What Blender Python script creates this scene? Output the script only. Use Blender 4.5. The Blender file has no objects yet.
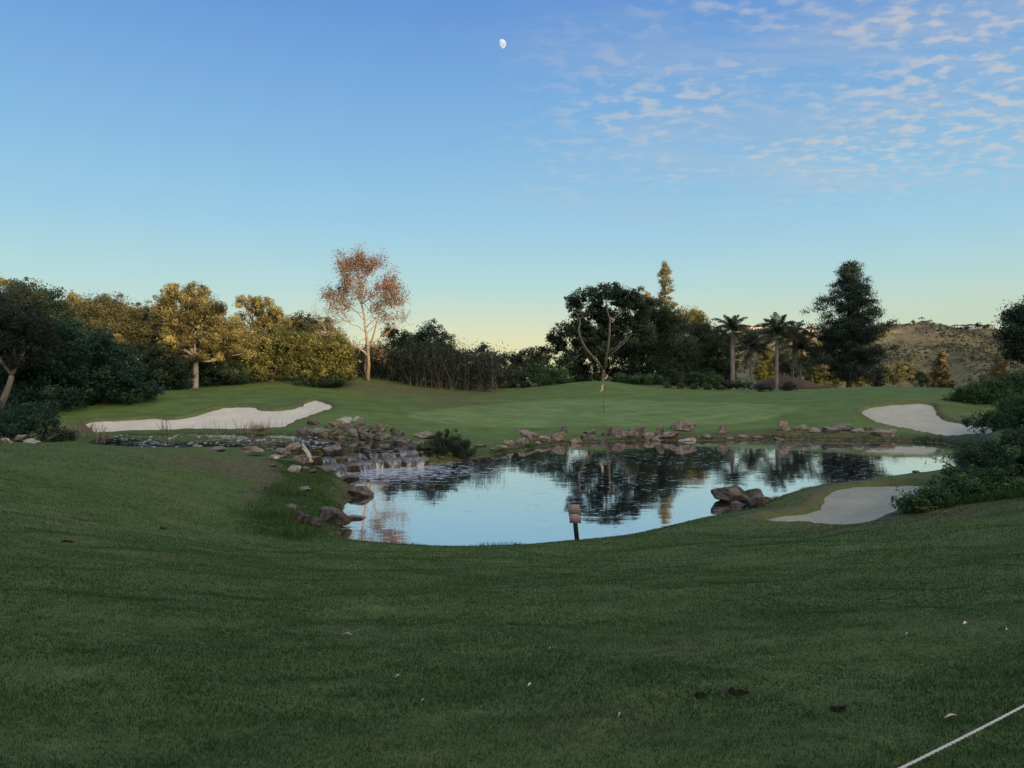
import bpy, bmesh, math
import numpy as np
from mathutils import Vector, noise as mnoise

R = math.radians
rng = np.random.default_rng(7)
scene = bpy.context.scene
COL = scene.collection

# ------------------------------------------------------------------ camera model
F, HY, EYE = 773.0, 378.0, 1.6
def P(px, py, Y):
    return ((px - 512.0) / F * Y, Y, EYE - (py - HY) / F * Y)
def on_plane(px, py, z):
    Y = (EYE - z) / ((py - HY) / F)
    return ((px - 512.0) / F * Y, Y)

# ------------------------------------------------------------------ mesh helpers
class MB:
    """collects geometry with a per-point tint value"""
    def __init__(self):
        self.v, self.q, self.t, self.tint, self.n = [], [], [], [], 0
    def add(self, v, quads=None, tris=None, tint=0.5):
        v = np.asarray(v, float).reshape(-1, 3)
        if quads is not None and len(quads): self.q.append(np.asarray(quads, int).reshape(-1, 4) + self.n)
        if tris is not None and len(tris): self.t.append(np.asarray(tris, int).reshape(-1, 3) + self.n)
        self.tint.append(np.broadcast_to(np.asarray(tint, float), (len(v),)).copy())
        self.v.append(v); self.n += len(v)
    def build(self, name, mat, parent=None, smooth=False, offset=(0, 0, 0)):
        V = np.concatenate(self.v) - np.asarray(offset, float)
        me = bpy.data.meshes.new(name)
        Q = np.concatenate(self.q) if self.q else np.zeros((0, 4), int)
        T = np.concatenate(self.t) if self.t else np.zeros((0, 3), int)
        me.vertices.add(len(V)); me.vertices.foreach_set('co', V.astype(np.float32).ravel())
        nl = Q.size + T.size
        me.loops.add(nl)
        me.loops.foreach_set('vertex_index', np.concatenate([Q.ravel(), T.ravel()]).astype(np.int32))
        me.polygons.add(len(Q) + len(T))
        st = np.concatenate([np.arange(len(Q)) * 4, Q.size + np.arange(len(T)) * 3]).astype(np.int32)
        me.polygons.foreach_set('loop_start', st)
        if smooth: me.polygons.foreach_set('use_smooth', np.ones(len(Q) + len(T), bool))
        me.update(calc_edges=True)
        a = me.attributes.new('tint', 'FLOAT', 'POINT')
        a.data.foreach_set('value', np.concatenate(self.tint).astype(np.float32))
        me.materials.append(mat)
        o = bpy.data.objects.new(name, me); COL.objects.link(o)
        if parent is not None: o.parent = parent
        return o
    def tube(self, pts, radii, sides=6, tint=0.5, cap=True):
        pts = np.asarray(pts, float); n = len(pts)
        radii = np.broadcast_to(np.asarray(radii, float), (n,))
        tan = np.gradient(pts, axis=0); tan /= np.linalg.norm(tan, axis=1)[:, None] + 1e-9
        ref = np.array([0.31, 0.17, 0.93]) if abs(tan[:, 2]).mean() < 0.8 else np.array([0.93, 0.3, 0.1])
        a = np.cross(tan, ref); a /= np.linalg.norm(a, axis=1)[:, None] + 1e-9
        b = np.cross(tan, a)
        th = np.arange(sides) / sides * 2 * math.pi
        ring = a[:, None] * np.cos(th)[None, :, None] + b[:, None] * np.sin(th)[None, :, None]
        V = pts[:, None] + ring * radii[:, None, None]
        q = []
        for i in range(n - 1):
            for k in range(sides):
                q.append((i * sides + k, i * sides + (k + 1) % sides, (i + 1) * sides + (k + 1) % sides, (i + 1) * sides + k))
        V = V.reshape(-1, 3); t = []
        if cap:
            V = np.vstack([V, pts[-1], pts[0]])
            for k in range(sides):
                t.append(((n - 1) * sides + k, (n - 1) * sides + (k + 1) % sides, n * sides))
                t.append((k, n * sides + 1, (k + 1) % sides))
        self.add(V, q, t, tint)
    def box(self, c, s, rot=0.0, tint=0.5):
        x, y, z = np.asarray(s, float) / 2
        v = np.array([(-x, -y, -z), (x, -y, -z), (x, y, -z), (-x, y, -z), (-x, -y, z), (x, -y, z), (x, y, z), (-x, y, z)])
        cr, sr = math.cos(rot), math.sin(rot)
        v = np.stack([v[:, 0] * cr - v[:, 1] * sr, v[:, 0] * sr + v[:, 1] * cr, v[:, 2]], 1) + np.asarray(c, float)
        self.add(v, [(0, 3, 2, 1), (4, 5, 6, 7), (0, 1, 5, 4), (1, 2, 6, 5), (2, 3, 7, 6), (3, 0, 4, 7)], tint=tint)

def tag(o, label=None, cat=None, group=None, kind=None):
    if label: o['label'] = label
    if cat: o['category'] = cat
    if group: o['group'] = group
    if kind: o['kind'] = kind
    return o
def empty(name, loc, label, cat, group=None):
    o = bpy.data.objects.new(name, None); COL.objects.link(o); o.location = loc; o.empty_display_size = .3
    return tag(o, label, cat, group)

# ------------------------------------------------------------------ materials
def mat(name):
    m = bpy.data.materials.new(name); m.use_nodes = True
    nt = m.node_tree; nt.nodes.clear()
    return m, nt, nt.nodes, nt.links
def N(nt, t, **kw):
    n = nt.nodes.new(t)
    for k, v in kw.items():
        if k.startswith('i_'):
            key = k[2:].replace('_', ' ')
            n.inputs[int(key) if key.isdigit() else key].default_value = v
        else: setattr(n, k, v)
    return n
def ramp(nt, stops, interp='LINEAR'):
    r = nt.nodes.new('ShaderNodeValToRGB'); r.color_ramp.interpolation = interp
    e = r.color_ramp.elements
    while len(e) < len(stops): e.new(.5)
    for el, (p, c) in zip(e, stops):
        el.position = p; el.color = (c[0], c[1], c[2], 1) if not np.isscalar(c) else (c, c, c, 1)
    return r
def mixc(nt, fac, a, b, blend='MIX'):
    m = nt.nodes.new('ShaderNodeMix'); m.data_type = 'RGBA'; m.blend_type = blend
    for sock, val in ((m.inputs[0], fac), (m.inputs[6], a), (m.inputs[7], b)):
        if hasattr(val, 'links') or isinstance(val, bpy.types.NodeSocket): nt.links.new(val, sock)
        elif np.isscalar(val): sock.default_value = val
        else: sock.default_value = (*val, 1)
    return m.outputs[2]
def mth(nt, op, a, b=None, c=None, clamp=False):
    m = nt.nodes.new('ShaderNodeMath'); m.operation = op; m.use_clamp = clamp
    for i, val in enumerate((a, b, c)):
        if val is None: continue
        if isinstance(val, bpy.types.NodeSocket): nt.links.new(val, m.inputs[i])
        else: m.inputs[i].default_value = val
    return m.outputs[0]
def mrange(nt, v, a, b, c=0., d=1., interp='SMOOTHSTEP'):
    m = nt.nodes.new('ShaderNodeMapRange'); m.interpolation_type = interp
    nt.links.new(v, m.inputs[0])
    for i, x in enumerate((a, b, c, d)): m.inputs[i + 1].default_value = x
    return m.outputs[0]
def noise(nt, scale, detail=4, rough=.55, vec=None, mapscale=None, rot=None, dist=0.):
    n = N(nt, 'ShaderNodeTexNoise'); n.inputs['Scale'].default_value = scale
    n.inputs['Detail'].default_value = detail; n.inputs['Roughness'].default_value = rough
    n.inputs['Distortion'].default_value = dist
    if vec is None:
        tc = N(nt, 'ShaderNodeTexCoord'); vec = tc.outputs['Object']
    if mapscale is not None or rot is not None:
        mp = N(nt, 'ShaderNodeMapping'); nt.links.new(vec, mp.inputs[0])
        if mapscale is not None: mp.inputs['Scale'].default_value = mapscale
        if rot is not None: mp.inputs['Rotation'].default_value = rot
        vec = mp.outputs[0]
    nt.links.new(vec, n.inputs['Vector'])
    return n.outputs['Fac']
def bump(nt, h, strength, dist, normal=None):
    b = N(nt, 'ShaderNodeBump'); b.inputs['Strength'].default_value = strength; b.inputs['Distance'].default_value = dist
    nt.links.new(h, b.inputs['Height'])
    if normal is not None: nt.links.new(normal, b.inputs['Normal'])
    return b.outputs[0]
def principled(nt, color, rough=.8, spec=.3, normal=None, out=True, **kw):
    p = N(nt, 'ShaderNodeBsdfPrincipled')
    if isinstance(color, bpy.types.NodeSocket): nt.links.new(color, p.inputs['Base Color'])
    else: p.inputs['Base Color'].default_value = (*color, 1)
    if isinstance(rough, bpy.types.NodeSocket): nt.links.new(rough, p.inputs['Roughness'])
    else: p.inputs['Roughness'].default_value = rough
    p.inputs['Specular IOR Level'].default_value = spec
    for k, v in kw.items(): p.inputs[k.replace('_', ' ')].default_value = v
    if normal is not None: nt.links.new(normal, p.inputs['Normal'])
    if out:
        o = N(nt, 'ShaderNodeOutputMaterial'); nt.links.new(p.outputs[0], o.inputs[0])
    return p
def tint_attr(nt):
    a = N(nt, 'ShaderNodeAttribute'); a.attribute_name = 'tint'; return a.outputs['Fac']

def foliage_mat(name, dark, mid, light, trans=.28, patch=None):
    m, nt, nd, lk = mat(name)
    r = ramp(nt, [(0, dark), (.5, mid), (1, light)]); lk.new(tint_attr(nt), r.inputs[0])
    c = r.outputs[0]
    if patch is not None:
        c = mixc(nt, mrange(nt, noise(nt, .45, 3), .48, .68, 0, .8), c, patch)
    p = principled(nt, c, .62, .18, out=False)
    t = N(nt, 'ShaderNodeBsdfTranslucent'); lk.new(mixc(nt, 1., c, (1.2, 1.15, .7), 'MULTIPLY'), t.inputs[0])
    mx = N(nt, 'ShaderNodeMixShader'); mx.inputs[0].default_value = trans
    lk.new(p.outputs[0], mx.inputs[1]); lk.new(t.outputs[0], mx.inputs[2])
    o = N(nt, 'ShaderNodeOutputMaterial'); lk.new(mx.outputs[0], o.inputs[0])
    return m
def bark_mat(name, a, b, scale=3.):
    m, nt, nd, lk = mat(name)
    n1 = noise(nt, scale, 6, .65, mapscale=(1, 1, .35))
    c = ramp(nt, [(.3, a), (.7, b)]); lk.new(n1, c.inputs[0])
    principled(nt, c.outputs[0], .9, .15, bump(nt, n1, .6, .05))
    return m
def plain_mat(name, col, rough=.7, spec=.3, var=.25, scale=8.):
    m, nt, nd, lk = mat(name)
    n1 = noise(nt, scale, 5, .6)
    c = ramp(nt, [(.3, [x * (1 - var) for x in col]), (.7, [min(1, x * (1 + var)) for x in col])]); lk.new(n1, c.inputs[0])
    principled(nt, c.outputs[0], rough, spec, bump(nt, n1, .25, .01))
    return m
def stone_mat(name, a, b, c3, wet=False):
    m, nt, nd, lk = mat(name)
    geo_ = N(nt, 'ShaderNodeNewGeometry'); gp = geo_.outputs['Position']; n1 = noise(nt, 2.0, 9, .72, gp); n2 = noise(nt, .8, 4, .6, gp); n3 = noise(nt, 7, 8, .75, gp)
    c = ramp(nt, [(.28, a), (.5, b), (.75, c3)]); lk.new(n1, c.inputs[0])
    col = mixc(nt, mrange(nt, n2, .45, .65, 0, .7), c.outputs[0], [x * .45 for x in b])
    col = mixc(nt, mrange(nt, n3, .6, .72, 0, .6), col, (.33, .31, .27))
    vor = N(nt, 'ShaderNodeTexVoronoi'); vor.feature = 'DISTANCE_TO_EDGE'; vor.inputs['Scale'].default_value = 1.7
    wv_ = N(nt, 'ShaderNodeVectorMath', operation='MULTIPLY_ADD'); lk.new(gp, wv_.inputs[0]); wv_.inputs[1].default_value = (1, 1, 1.8)
    cv_ = N(nt, 'ShaderNodeCombineXYZ'); lk.new(n1, cv_.inputs[0]); lk.new(n3, cv_.inputs[2]); lk.new(cv_.outputs[0], wv_.inputs[2]); lk.new(wv_.outputs[0], vor.inputs[0])
    crack = mrange(nt, vor.outputs['Distance'], .0, .05, .35, 1.)
    sv_ = N(nt, 'ShaderNodeVectorMath', operation='SCALE'); lk.new(col, sv_.inputs[0]); lk.new(crack, sv_.inputs['Scale']); col = sv_.outputs[0]
    sz_ = N(nt, 'ShaderNodeSeparateXYZ'); lk.new(geo_.outputs['Normal'], sz_.inputs[0])
    top_ = mth(nt, 'MULTIPLY', mrange(nt, sz_.outputs[2], .25, .85), mrange(nt, n2, .35, .6)); col = mixc(nt, mth(nt, 'MULTIPLY', top_, .45), col, (.36, .34, .30) if not wet else (.085, .08, .068))
    h = mth(nt, 'ADD', mth(nt, 'ADD', n1, mth(nt, 'MULTIPLY', n3, .35)), mth(nt, 'MULTIPLY', crack, .3))
    principled(nt, col, .45 if wet else .88, .4 if wet else .2, bump(nt, h, .9, .12))
    return m

# ------------------------------------------------------------------ terrain height field
WATER, POOL = -2.4, -1.75
def C(px, py, Y): x, y, z = P(px, py, Y); return (x, y, z)
ctrl = [(0, 0, 0), (-6, 0, .1), (6, 0, .05), (0, -12, 1.2), (-16, -8, 1.0), (16, -8, .8), (-40, -10, 1.5), (40, -10, 2.0),
        (0, 4, -.48), (0, 8, -1.02), (0, 13, -1.68), (-45, 15, .3), (-35, 30, -.6), (-30, 5, .4), (30, 10, .4), (45, 30, .6),
        C(0, 445, 28), C(60, 445, 28), C(120, 446.5, 28), C(190, 449, 27.5), C(250, 455, 27), C(0, 540, 11), C(0, 490, 17), C(150, 540, 14), C(150, 480, 20.5),
        (-12.7, 33.5, -1.75), (-17, 34, -1.7), (-22, 36, -1.5), (-9, 31, -1.75),
        C(262, 475, 25), C(280, 500, 21.5), C(250, 540, 17.5), C(340, 545, 18), C(330, 500, 22.5), C(300, 470, 27.5),
        C(512, 543, 18.0), C(600, 537, 18.7), C(430, 544, 18.0),
        C(1024, 505, 17), C(1024, 600, 8.5), C(880, 521, 18.5), C(760, 527, 19.3), C(800, 529, 19.3), C(840, 528, 19), C(700, 522, 20.3), C(650, 531, 19.3),
        C(830, 506, 23), C(930, 483, 27.5), C(860, 486, 27.5), C(780, 505, 23.3),
        (14, 22, -1.4), (16, 27, -1.8), (20, 22, -.5), (20, 32, -1.5), (18, 29.5, -1.8), (25, 40, -1.3), (15, 29, -1.95), (22, 46, -1.9), (30, 50, -1.2), (35, 40, -.2), (17, 18, -.8),
        C(950, 437, 50), C(1003, 424, 53), C(905, 402, 60), C(930, 402, 60), C(860, 412, 57), C(890, 428, 52.5), C(940, 414, 57), C(970, 411, 58), C(1024, 413, 57), C(1000, 400, 63),
        C(500, 433, 53), C(600, 430, 53), C(740, 429, 53), C(840, 427, 53), C(600, 412, 62), C(450, 427, 54), C(420, 415, 58), C(740, 408, 62), C(820, 408, 60),
        C(520, 402, 70), C(700, 398, 72), C(440, 400, 70), C(600, 399, 72),
        C(600, 380, 80), C(565, 386.5, 79), C(520, 393, 79), C(650, 388, 80), C(690, 389.5, 80), C(740, 391, 80), C(800, 391, 78), C(870, 387, 75), C(930, 389, 72), C(850, 397, 68), C(640, 394, 75), C(600, 394, 74), C(560, 397, 74),
        (10, 90, .5), (30, 97, .0), (50, 112, -.8), (20, 122, .6), (60, 95, -.6), (0, 112, .8), (-20, 102, 1.2), (-50, 92, 1.3), (-70, 70, .8), (-60, 110, 1.5), (80, 130, -3), (80, 70, 0),
        C(190, 388, 70), C(150, 395, 63), C(270, 380, 75), C(370, 380, 78), C(450, 392, 78), C(380, 398, 72), C(430, 408, 66), C(70, 410, 58), C(60, 416, 55), C(330, 388, 73), C(230, 391, 68),
        (-27, 38, -1.45), C(0, 425, 48), (-48, 45, -.8), C(104, 436, 46.5), C(230, 433, 46.3), C(285, 429, 48), C(335, 405, 58), C(257, 404, 58), C(170, 417, 54), C(90, 420, 53),
        C(360, 430, 47), C(400, 437, 44.5), C(430, 441, 44), C(345, 415, 54)]
ctrl = np.array(ctrl)
def _k(r2): return np.where(r2 > 1e-12, .5 * r2 * np.log(np.maximum(r2, 1e-12)), 0.)
_n = len(ctrl)
_d2 = ((ctrl[:, None, :2] - ctrl[None, :, :2]) ** 2).sum(2)
_A = np.zeros((_n + 3, _n + 3)); _A[:_n, :_n] = _k(_d2) + np.eye(_n) * 6.0
_A[:_n, _n] = 1; _A[:_n, _n + 1:] = ctrl[:, :2]; _A[_n:, :_n] = _A[:_n, _n:].T
_w = np.linalg.solve(_A, np.concatenate([ctrl[:, 2], np.zeros(3)]))
def sstep(a, b, x):
    t = np.clip((x - a) / (b - a), 0, 1); return t * t * (3 - 2 * t)
def base_h(x, y):
    x = np.asarray(x, float); y = np.asarray(y, float); sh = np.broadcast(x, y).shape
    x = np.broadcast_to(x, sh).ravel(); y = np.broadcast_to(y, sh).ravel(); out = np.empty(len(x))
    for i in range(0, len(x), 40000):
        a, b = x[i:i + 40000], y[i:i + 40000]
        d2 = (a[:, None] - ctrl[None, :, 0]) ** 2 + (b[:, None] - ctrl[None, :, 1]) ** 2
        out[i:i + 40000] = _k(d2) @ _w[:_n] + _w[_n] + _w[_n + 1] * a + _w[_n + 2] * b
    rr = np.sqrt(x * x + (y - 45) ** 2)
    f = sstep(75, 135, rr)
    side = np.where(y > 45, -3.0, 1.0)
    return (np.clip(out, -4, 4) * (1 - f) + side * f).reshape(sh)
def hit(px, py, zoff=0., y0=3., y1=140.):
    Y = np.arange(y0, y1, .2)
    x = (px - 512) / F * Y; z = EYE - (py - HY) / F * Y
    d = z - (height(x, Y) + zoff)
    i = np.argmax(d < 0)
    if not (d < 0).any(): return x[-1], Y[-1], float(height(x[-1], Y[-1]))
    t = d[i - 1] / (d[i - 1] - d[i]) if i > 0 else 0
    yy = Y[i - 1] + t * .2 if i > 0 else Y[0]
    xx = (px - 512) / F * yy
    return xx, yy, float(height(xx, yy))
height = base_h

def chaikin(p, it=2):
    p = np.asarray(p, float)
    for _ in range(it):
        q = np.roll(p, -1, 0)
        p = np.stack([.75 * p + .25 * q, .25 * p + .75 * q], 1).reshape(-1, 2)
    return p
def sdf(poly, x, y):
    """signed distance to a closed polygon, negative inside"""
    x = np.asarray(x, float); sh = x.shape; x = x.ravel(); y = np.asarray(y, float).ravel()
    out = np.full(len(x), 50.)
    lo, hi = poly.min(0) - 6, poly.max(0) + 6
    m = (x > lo[0]) & (x < hi[0]) & (y > lo[1]) & (y < hi[1])
    X, Y = x[m], y[m]; d = np.full(len(X), 1e9); ins = np.zeros(len(X), bool)
    for a, b in zip(poly, np.roll(poly, -1, 0)):
        e = b - a; wx, wy = X - a[0], Y - a[1]
        t = np.clip((wx * e[0] + wy * e[1]) / (e @ e + 1e-12), 0, 1)
        d = np.minimum(d, (wx - t * e[0]) ** 2 + (wy - t * e[1]) ** 2)
        if a[1] != b[1]:
            c = ((a[1] > Y) != (b[1] > Y)) & (X < (b[0] - a[0]) * (Y - a[1]) / (b[1] - a[1]) + a[0])
            ins ^= c
    out[m] = np.sqrt(d) * np.where(ins, -1, 1)
    return out.reshape(sh)

pond = np.array([on_plane(a, b, WATER) for a, b in
    [(348, 541), (375, 543), (400, 545), (450, 548), (512, 547), (560, 543), (600, 539), (628, 536), (660, 529), (700, 519), (735, 512), (756, 507),
     (785, 494), (828, 484.5), (870, 481), (935, 478), (962, 470), (975, 455), (950, 443), (900, 441), (840, 440), (780, 439), (720, 440.5), (690, 440.5), (640, 440),
     (600, 442), (560, 444), (520, 450), (480, 458), (458, 461), (440, 463), (424, 463.6), (395, 464.9), (366, 467), (340, 469.5), (318, 473.5), (330, 480), (344, 484), (362, 489), (352, 498), (342, 508), (347, 520), (338, 532)]])
pond = chaikin(pond, 2)
pool = np.array([on_plane(a, b, POOL) for a, b in
    [(85, 441), (110, 434.5), (200, 432.5), (300, 434), (345, 439), (385, 441), (418, 445), (425, 448.5), (400, 450), (370, 451.5), (352, 454), (335, 456), (313, 459), (285, 455), (262, 449), (240, 448), (100, 447.5)]])
pool = chaikin(pool, 1)

bunkers_px = {
 'left': [(80, 422), (93, 419), (123, 419), (153, 415), (170, 418), (191, 415), (216, 407), (235, 404.5), (257, 405), (265, 409), (298, 407), (306, 400), (317, 397.5), (334, 403), (334, 409), (312, 415), (292, 422), (285, 428), (235, 430), (190, 429), (125, 432), (104, 436), (90, 430)],
 'far': [(857, 410), (868, 406), (884, 403), (905, 401.5), (926, 402), (937, 404.5), (939, 414), (952, 420), (978, 422.5), (1003, 424), (1003, 430), (986, 436), (963, 436), (940, 434.5), (918, 432), (897, 427), (875, 422), (863, 416)],
 'near': [(820, 494.6), (830, 488), (853, 484), (886, 481), (931, 480), (940, 484), (922, 496), (905, 506), (880, 519), (866, 524), (837, 525), (800, 524.5), (765, 521), (746, 519.5), (762, 514.5), (786, 511), (808, 508), (818, 501)]}
bunkers = {k: chaikin([hit(a, b)[:2] for a, b in v], 2) for k, v in bunkers_px.items()}

# terrain grid
def axis(lo, hi, step, far_lo, far_hi, g=1.12):
    a = list(np.arange(lo, hi + 1e-6, step)); s = step
    while a[-1] < far_hi: s *= g; a.append(a[-1] + s)
    s = step
    while a[0] > far_lo: s *= g; a.insert(0, a[0] - s)
    return np.array(a)
gx = axis(-34, 34, .24, -3000, 3000); gy = axis(1.5, 66, .24, -300, 4000)
GX, GY = np.meshgrid(gx, gy)
H = base_h(GX, GY)
H0 = H.copy()
sd_pond, sd_pool = sdf(pond, GX, GY), sdf(pool, GX, GY)
sd_b = {k: sdf(v, GX, GY) for k, v in bunkers.items()}
jit = np.array([[0.]])
def fbm(x, y, s, seed=0):
    return (np.sin(x * s * 1.3 + seed) * np.cos(y * s * 1.7 + seed * 2.1) + .5 * np.sin(x * s * 2.9 + y * s * 1.1 + seed * 3.3) + .35 * np.cos(y * s * 4.1 - x * s * 3.3 + seed)) / 1.85
_vt = np.random.default_rng(3).random((256, 256))
def vnoise(x, y, s, seed=0, octs=3):
    x = np.asarray(x, float) * s + seed * 17.3; y = np.asarray(y, float) * s + seed * 9.1; out = 0; a = 1.; tot = 0
    for o in range(octs):
        i = np.floor(x).astype(int); j = np.floor(y).astype(int); fx_ = x - i; fy_ = y - j
        fx_ = fx_ * fx_ * (3 - 2 * fx_); fy_ = fy_ * fy_ * (3 - 2 * fy_)
        g = lambda p, q: _vt[p & 255, q & 255]
        out = out + a * ((g(i, j) * (1 - fx_) + g(i + 1, j) * fx_) * (1 - fy_) + (g(i, j + 1) * (1 - fx_) + g(i + 1, j + 1) * fx_) * fy_ - .5)
        tot += a; a *= .5; x = x * 2.03 + 5.7; y = y * 2.03 + 3.1
    return out * 2 / tot
def carve(H, sd, lvl, wid, depth=.9):
    out = np.where(sd < 0, np.minimum(lvl - .02 + np.maximum(sd * .55, -depth), lvl), H)
    w = sstep(0, wid, sd)
    bank = lvl + .03 + .18 * np.clip(sd, 0, 1.)
    up = np.maximum(H, lvl + .06)
    o2 = bank * (1 - w) + up * w
    return np.where(sd < 0, out, np.where(sd < wid, o2, np.where(sd < wid * 2.2, np.maximum(H, lvl + .06), H)))
H = carve(H, sd_pool, POOL, .9)
keep = H.copy()
H = np.where((sd_pond < 1.4) & (sd_pool < 1.2) & (sd_pool > 0), np.minimum(H, POOL - .12), H)   # the sill under the falls
H = np.where(sd_pool < 0, H, carve(H, sd_pond, WATER, 1.1))
H = np.where((sd_pond > 0) & (sd_pond < 1.4) & (sd_pool < 1.2) & (sd_pool > 0), np.minimum(H, POOL - .12), H)
Hpre = H.copy()
for k, s in sd_b.items():
    sj = s + .10 * fbm(GX, GY, 1.9, 3)
    H = H + .05 * sstep(1.2, .15, s) * (s > -.1) - .5 * sstep(0, .45, -sj) * sstep(.9, 1.7, sd_pond)
nearfade = sstep(1.5, 6, GY) * sstep(120, 60, np.hypot(GX, GY))
H = H + .05 * fbm(GX, GY, .55, 1) * nearfade * (sd_pond > 1) * (sd_pool > 1) + (0.048 * vnoise(GX, GY * 1.5, .8, 5, 2) + .022 * vnoise(GX, GY * 1.4, 2.4, 15, 2)) * (GY < 66) * (np.abs(GX) < 45) * sstep(.2, 1.2, sd_pond)
# small sunken hole in the fairway
hx, hy, _ = hit(738, 694)
H = H - .05 * np.exp(-((GX - hx) ** 2 + (GY - hy) ** 2) / .05 ** 2 / 2)
def gridlerp(A, x, y):
    x = np.asarray(x, float); y = np.asarray(y, float)
    i = np.clip(np.searchsorted(gx, x) - 1, 0, len(gx) - 2); j = np.clip(np.searchsorted(gy, y) - 1, 0, len(gy) - 2)
    tx = (x - gx[i]) / (gx[i + 1] - gx[i]); ty = (y - gy[j]) / (gy[j + 1] - gy[j])
    return A[j, i] * (1 - tx) * (1 - ty) + A[j, i + 1] * tx * (1 - ty) + A[j + 1, i] * (1 - tx) * ty + A[j + 1, i + 1] * tx * ty
def height(x, y): return gridlerp(H, x, y)

# zone masks ------------------------------------------------------
def gpoly(pts): return chaikin([hit(a, b)[:2] for a, b in pts], 2)
rough_poly = gpoly([(264, 458), (273, 466), (275, 476), (262, 488), (243, 500), (231, 515), (240, 531), (275, 541), (340, 542), (345, 520), (345, 500), (348, 490), (330, 472), (300, 462)])
rough = sstep(.5, -.9, sdf(rough_poly, GX, GY) + .5 * vnoise(GX, GY, .7, 11))
edge = 1.2 * np.exp(-(sdf(rough_poly, GX, GY) / .2) ** 2) * (GX < -5.5) * sstep(19.5, 22.5, GY)
shore = sstep(1.3, .1, np.minimum(sd_pond, np.where(sd_pool < 20, sd_pool, 50)))
green_poly = gpoly([(400, 414), (440, 408), (500, 404), (560, 400), (620, 399), (700, 402), (780, 404), (800, 410), (760, 421), (680, 425.5), (560, 427), (480, 425), (430, 421)])
grn = sstep(.5, -.4, sdf(green_poly, GX, GY) + .5 * vnoise(GX, GY, .3, 31))
dirt_and_shade = np.zeros_like(H)
for k, s in sd_b.items(): dirt_and_shade = np.maximum(dirt_and_shade, np.exp(-((s - .12) / .22) ** 2) * .8)
dirt_and_shade = np.maximum(dirt_and_shade, edge)
for (a, b, c, d) in [(220, 466, 2.2, 1.4), (285, 470, 1.6, 1.4), (455, 404, 4.0, 2.0), (440, 393, 6, 4), (400, 390, 6, 3), (90, 430, 2, 2), (985, 418, 3, 1.5), (960, 512, 4.5, 1.2), (880, 523, 3, .5), (810, 490, 2.0, .8), (300, 478, 1.5, 1.2), (370, 388, 5, 2.5), (700, 384, 8, 2.2)]:
    x0, y0, _ = hit(a, b)
    dirt_and_shade = np.maximum(dirt_and_shade, .75 * np.exp(-((GX - x0) / c) ** 2 - ((GY - y0) / d) ** 2))
dirt_and_shade = np.maximum(dirt_and_shade, sstep(86, 92, GY) * .8); dirt_and_shade = np.maximum(dirt_and_shade, .9 * sstep(.45, .05, sd_pond) * (GY < 60)); dirt_and_shade = np.maximum(dirt_and_shade, .7 * sstep(2.0, .5, sd_pond + .5 * vnoise(GX, GY, .6, 41)) * (GY > 42))  # shade of the steep far bank is painted in with soil colour
dirt_and_shade = np.maximum(dirt_and_shade, np.exp(-((GX - hx) ** 2 + (GY - hy) ** 2) / .07 ** 2))
fringe = sstep(2.6, .3, np.minimum(sd_pond, 50)) * (GY > 40)
rough = np.maximum(rough, shore * .8); rough = np.maximum(rough, fringe)
lbank = sstep(1.2, 0., sd_b['left']) * (sd_b['left'] > .25); rough = np.maximum(rough, .5 * lbank)

m_grass, nt, nd, lk = mat('turf')
geo = N(nt, 'ShaderNodeNewGeometry'); pos = geo.outputs['Position']
zn = N(nt, 'ShaderNodeAttribute'); zn.attribute_name = 'zone'
sep = N(nt, 'ShaderNodeSeparateColor'); lk.new(zn.outputs['Color'], sep.inputs[0])
nA = noise(nt, .22, 5, .6, pos); nB = noise(nt, 2.6, 6, .7, pos, mapscale=(.5, 1.2, 1)); nC = noise(nt, 22, 6, .75, pos); nD = noise(nt, .9, 5, .65, pos, mapscale=(.35, 1.6, 1))
nE = noise(nt, .7, 6, .7, pos, mapscale=(.6, 1, 1)); fair = ramp(nt, [(.34, (.046, .080, .024)), (.5, (.078, .118, .036)), (.66, (.125, .150, .056))])
lk.new(mth(nt, 'ADD', mth(nt, 'MULTIPLY', nB, .45), mth(nt, 'ADD', mth(nt, 'MULTIPLY', nA, .3), mth(nt, 'MULTIPLY', nD, .25))), fair.inputs[0])
putt = ramp(nt, [(.35, (.122, .192, .064)), (.65, (.150, .220, .080))]); lk.new(nA, putt.inputs[0])
rgh = ramp(nt, [(.35, (.032, .068, .022)), (.55, (.062, .108, .034)), (.72, (.11, .13, .055))]); lk.new(nB, rgh.inputs[0])
soil = ramp(nt, [(.35, (.07, .052, .036)), (.65, (.16, .125, .085))]); lk.new(noise(nt, 3.5, 7, .7, pos), soil.inputs[0])
# the far fairway's brighter exposure is put into its turf colour
sepP = N(nt, 'ShaderNodeSeparateXYZ'); lk.new(pos, sepP.inputs[0])
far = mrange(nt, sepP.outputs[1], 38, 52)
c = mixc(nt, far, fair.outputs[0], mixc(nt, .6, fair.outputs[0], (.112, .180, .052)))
c = mixc(nt, mrange(nt, nD, .56, .70, 0, .45), c, (.105, .105, .062))
stripe = mrange(nt, mth(nt, 'SINE', mth(nt, 'MULTIPLY', mth(nt, 'ADD', sepP.outputs[0], mth(nt, 'MULTIPLY', sepP.outputs[1], .6)), 3.6)), -.6, .6, .975, 1.02)
pv = N(nt, 'ShaderNodeVectorMath', operation='SCALE'); lk.new(putt.outputs[0], pv.inputs[0]); lk.new(stripe, pv.inputs['Scale'])
c = mixc(nt, sep.outputs[1], c, pv.outputs[0])
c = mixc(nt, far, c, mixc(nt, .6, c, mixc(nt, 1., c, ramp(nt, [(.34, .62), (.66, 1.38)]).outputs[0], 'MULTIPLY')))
c = mixc(nt, sep.outputs[0], c, rgh.outputs[0])
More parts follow.
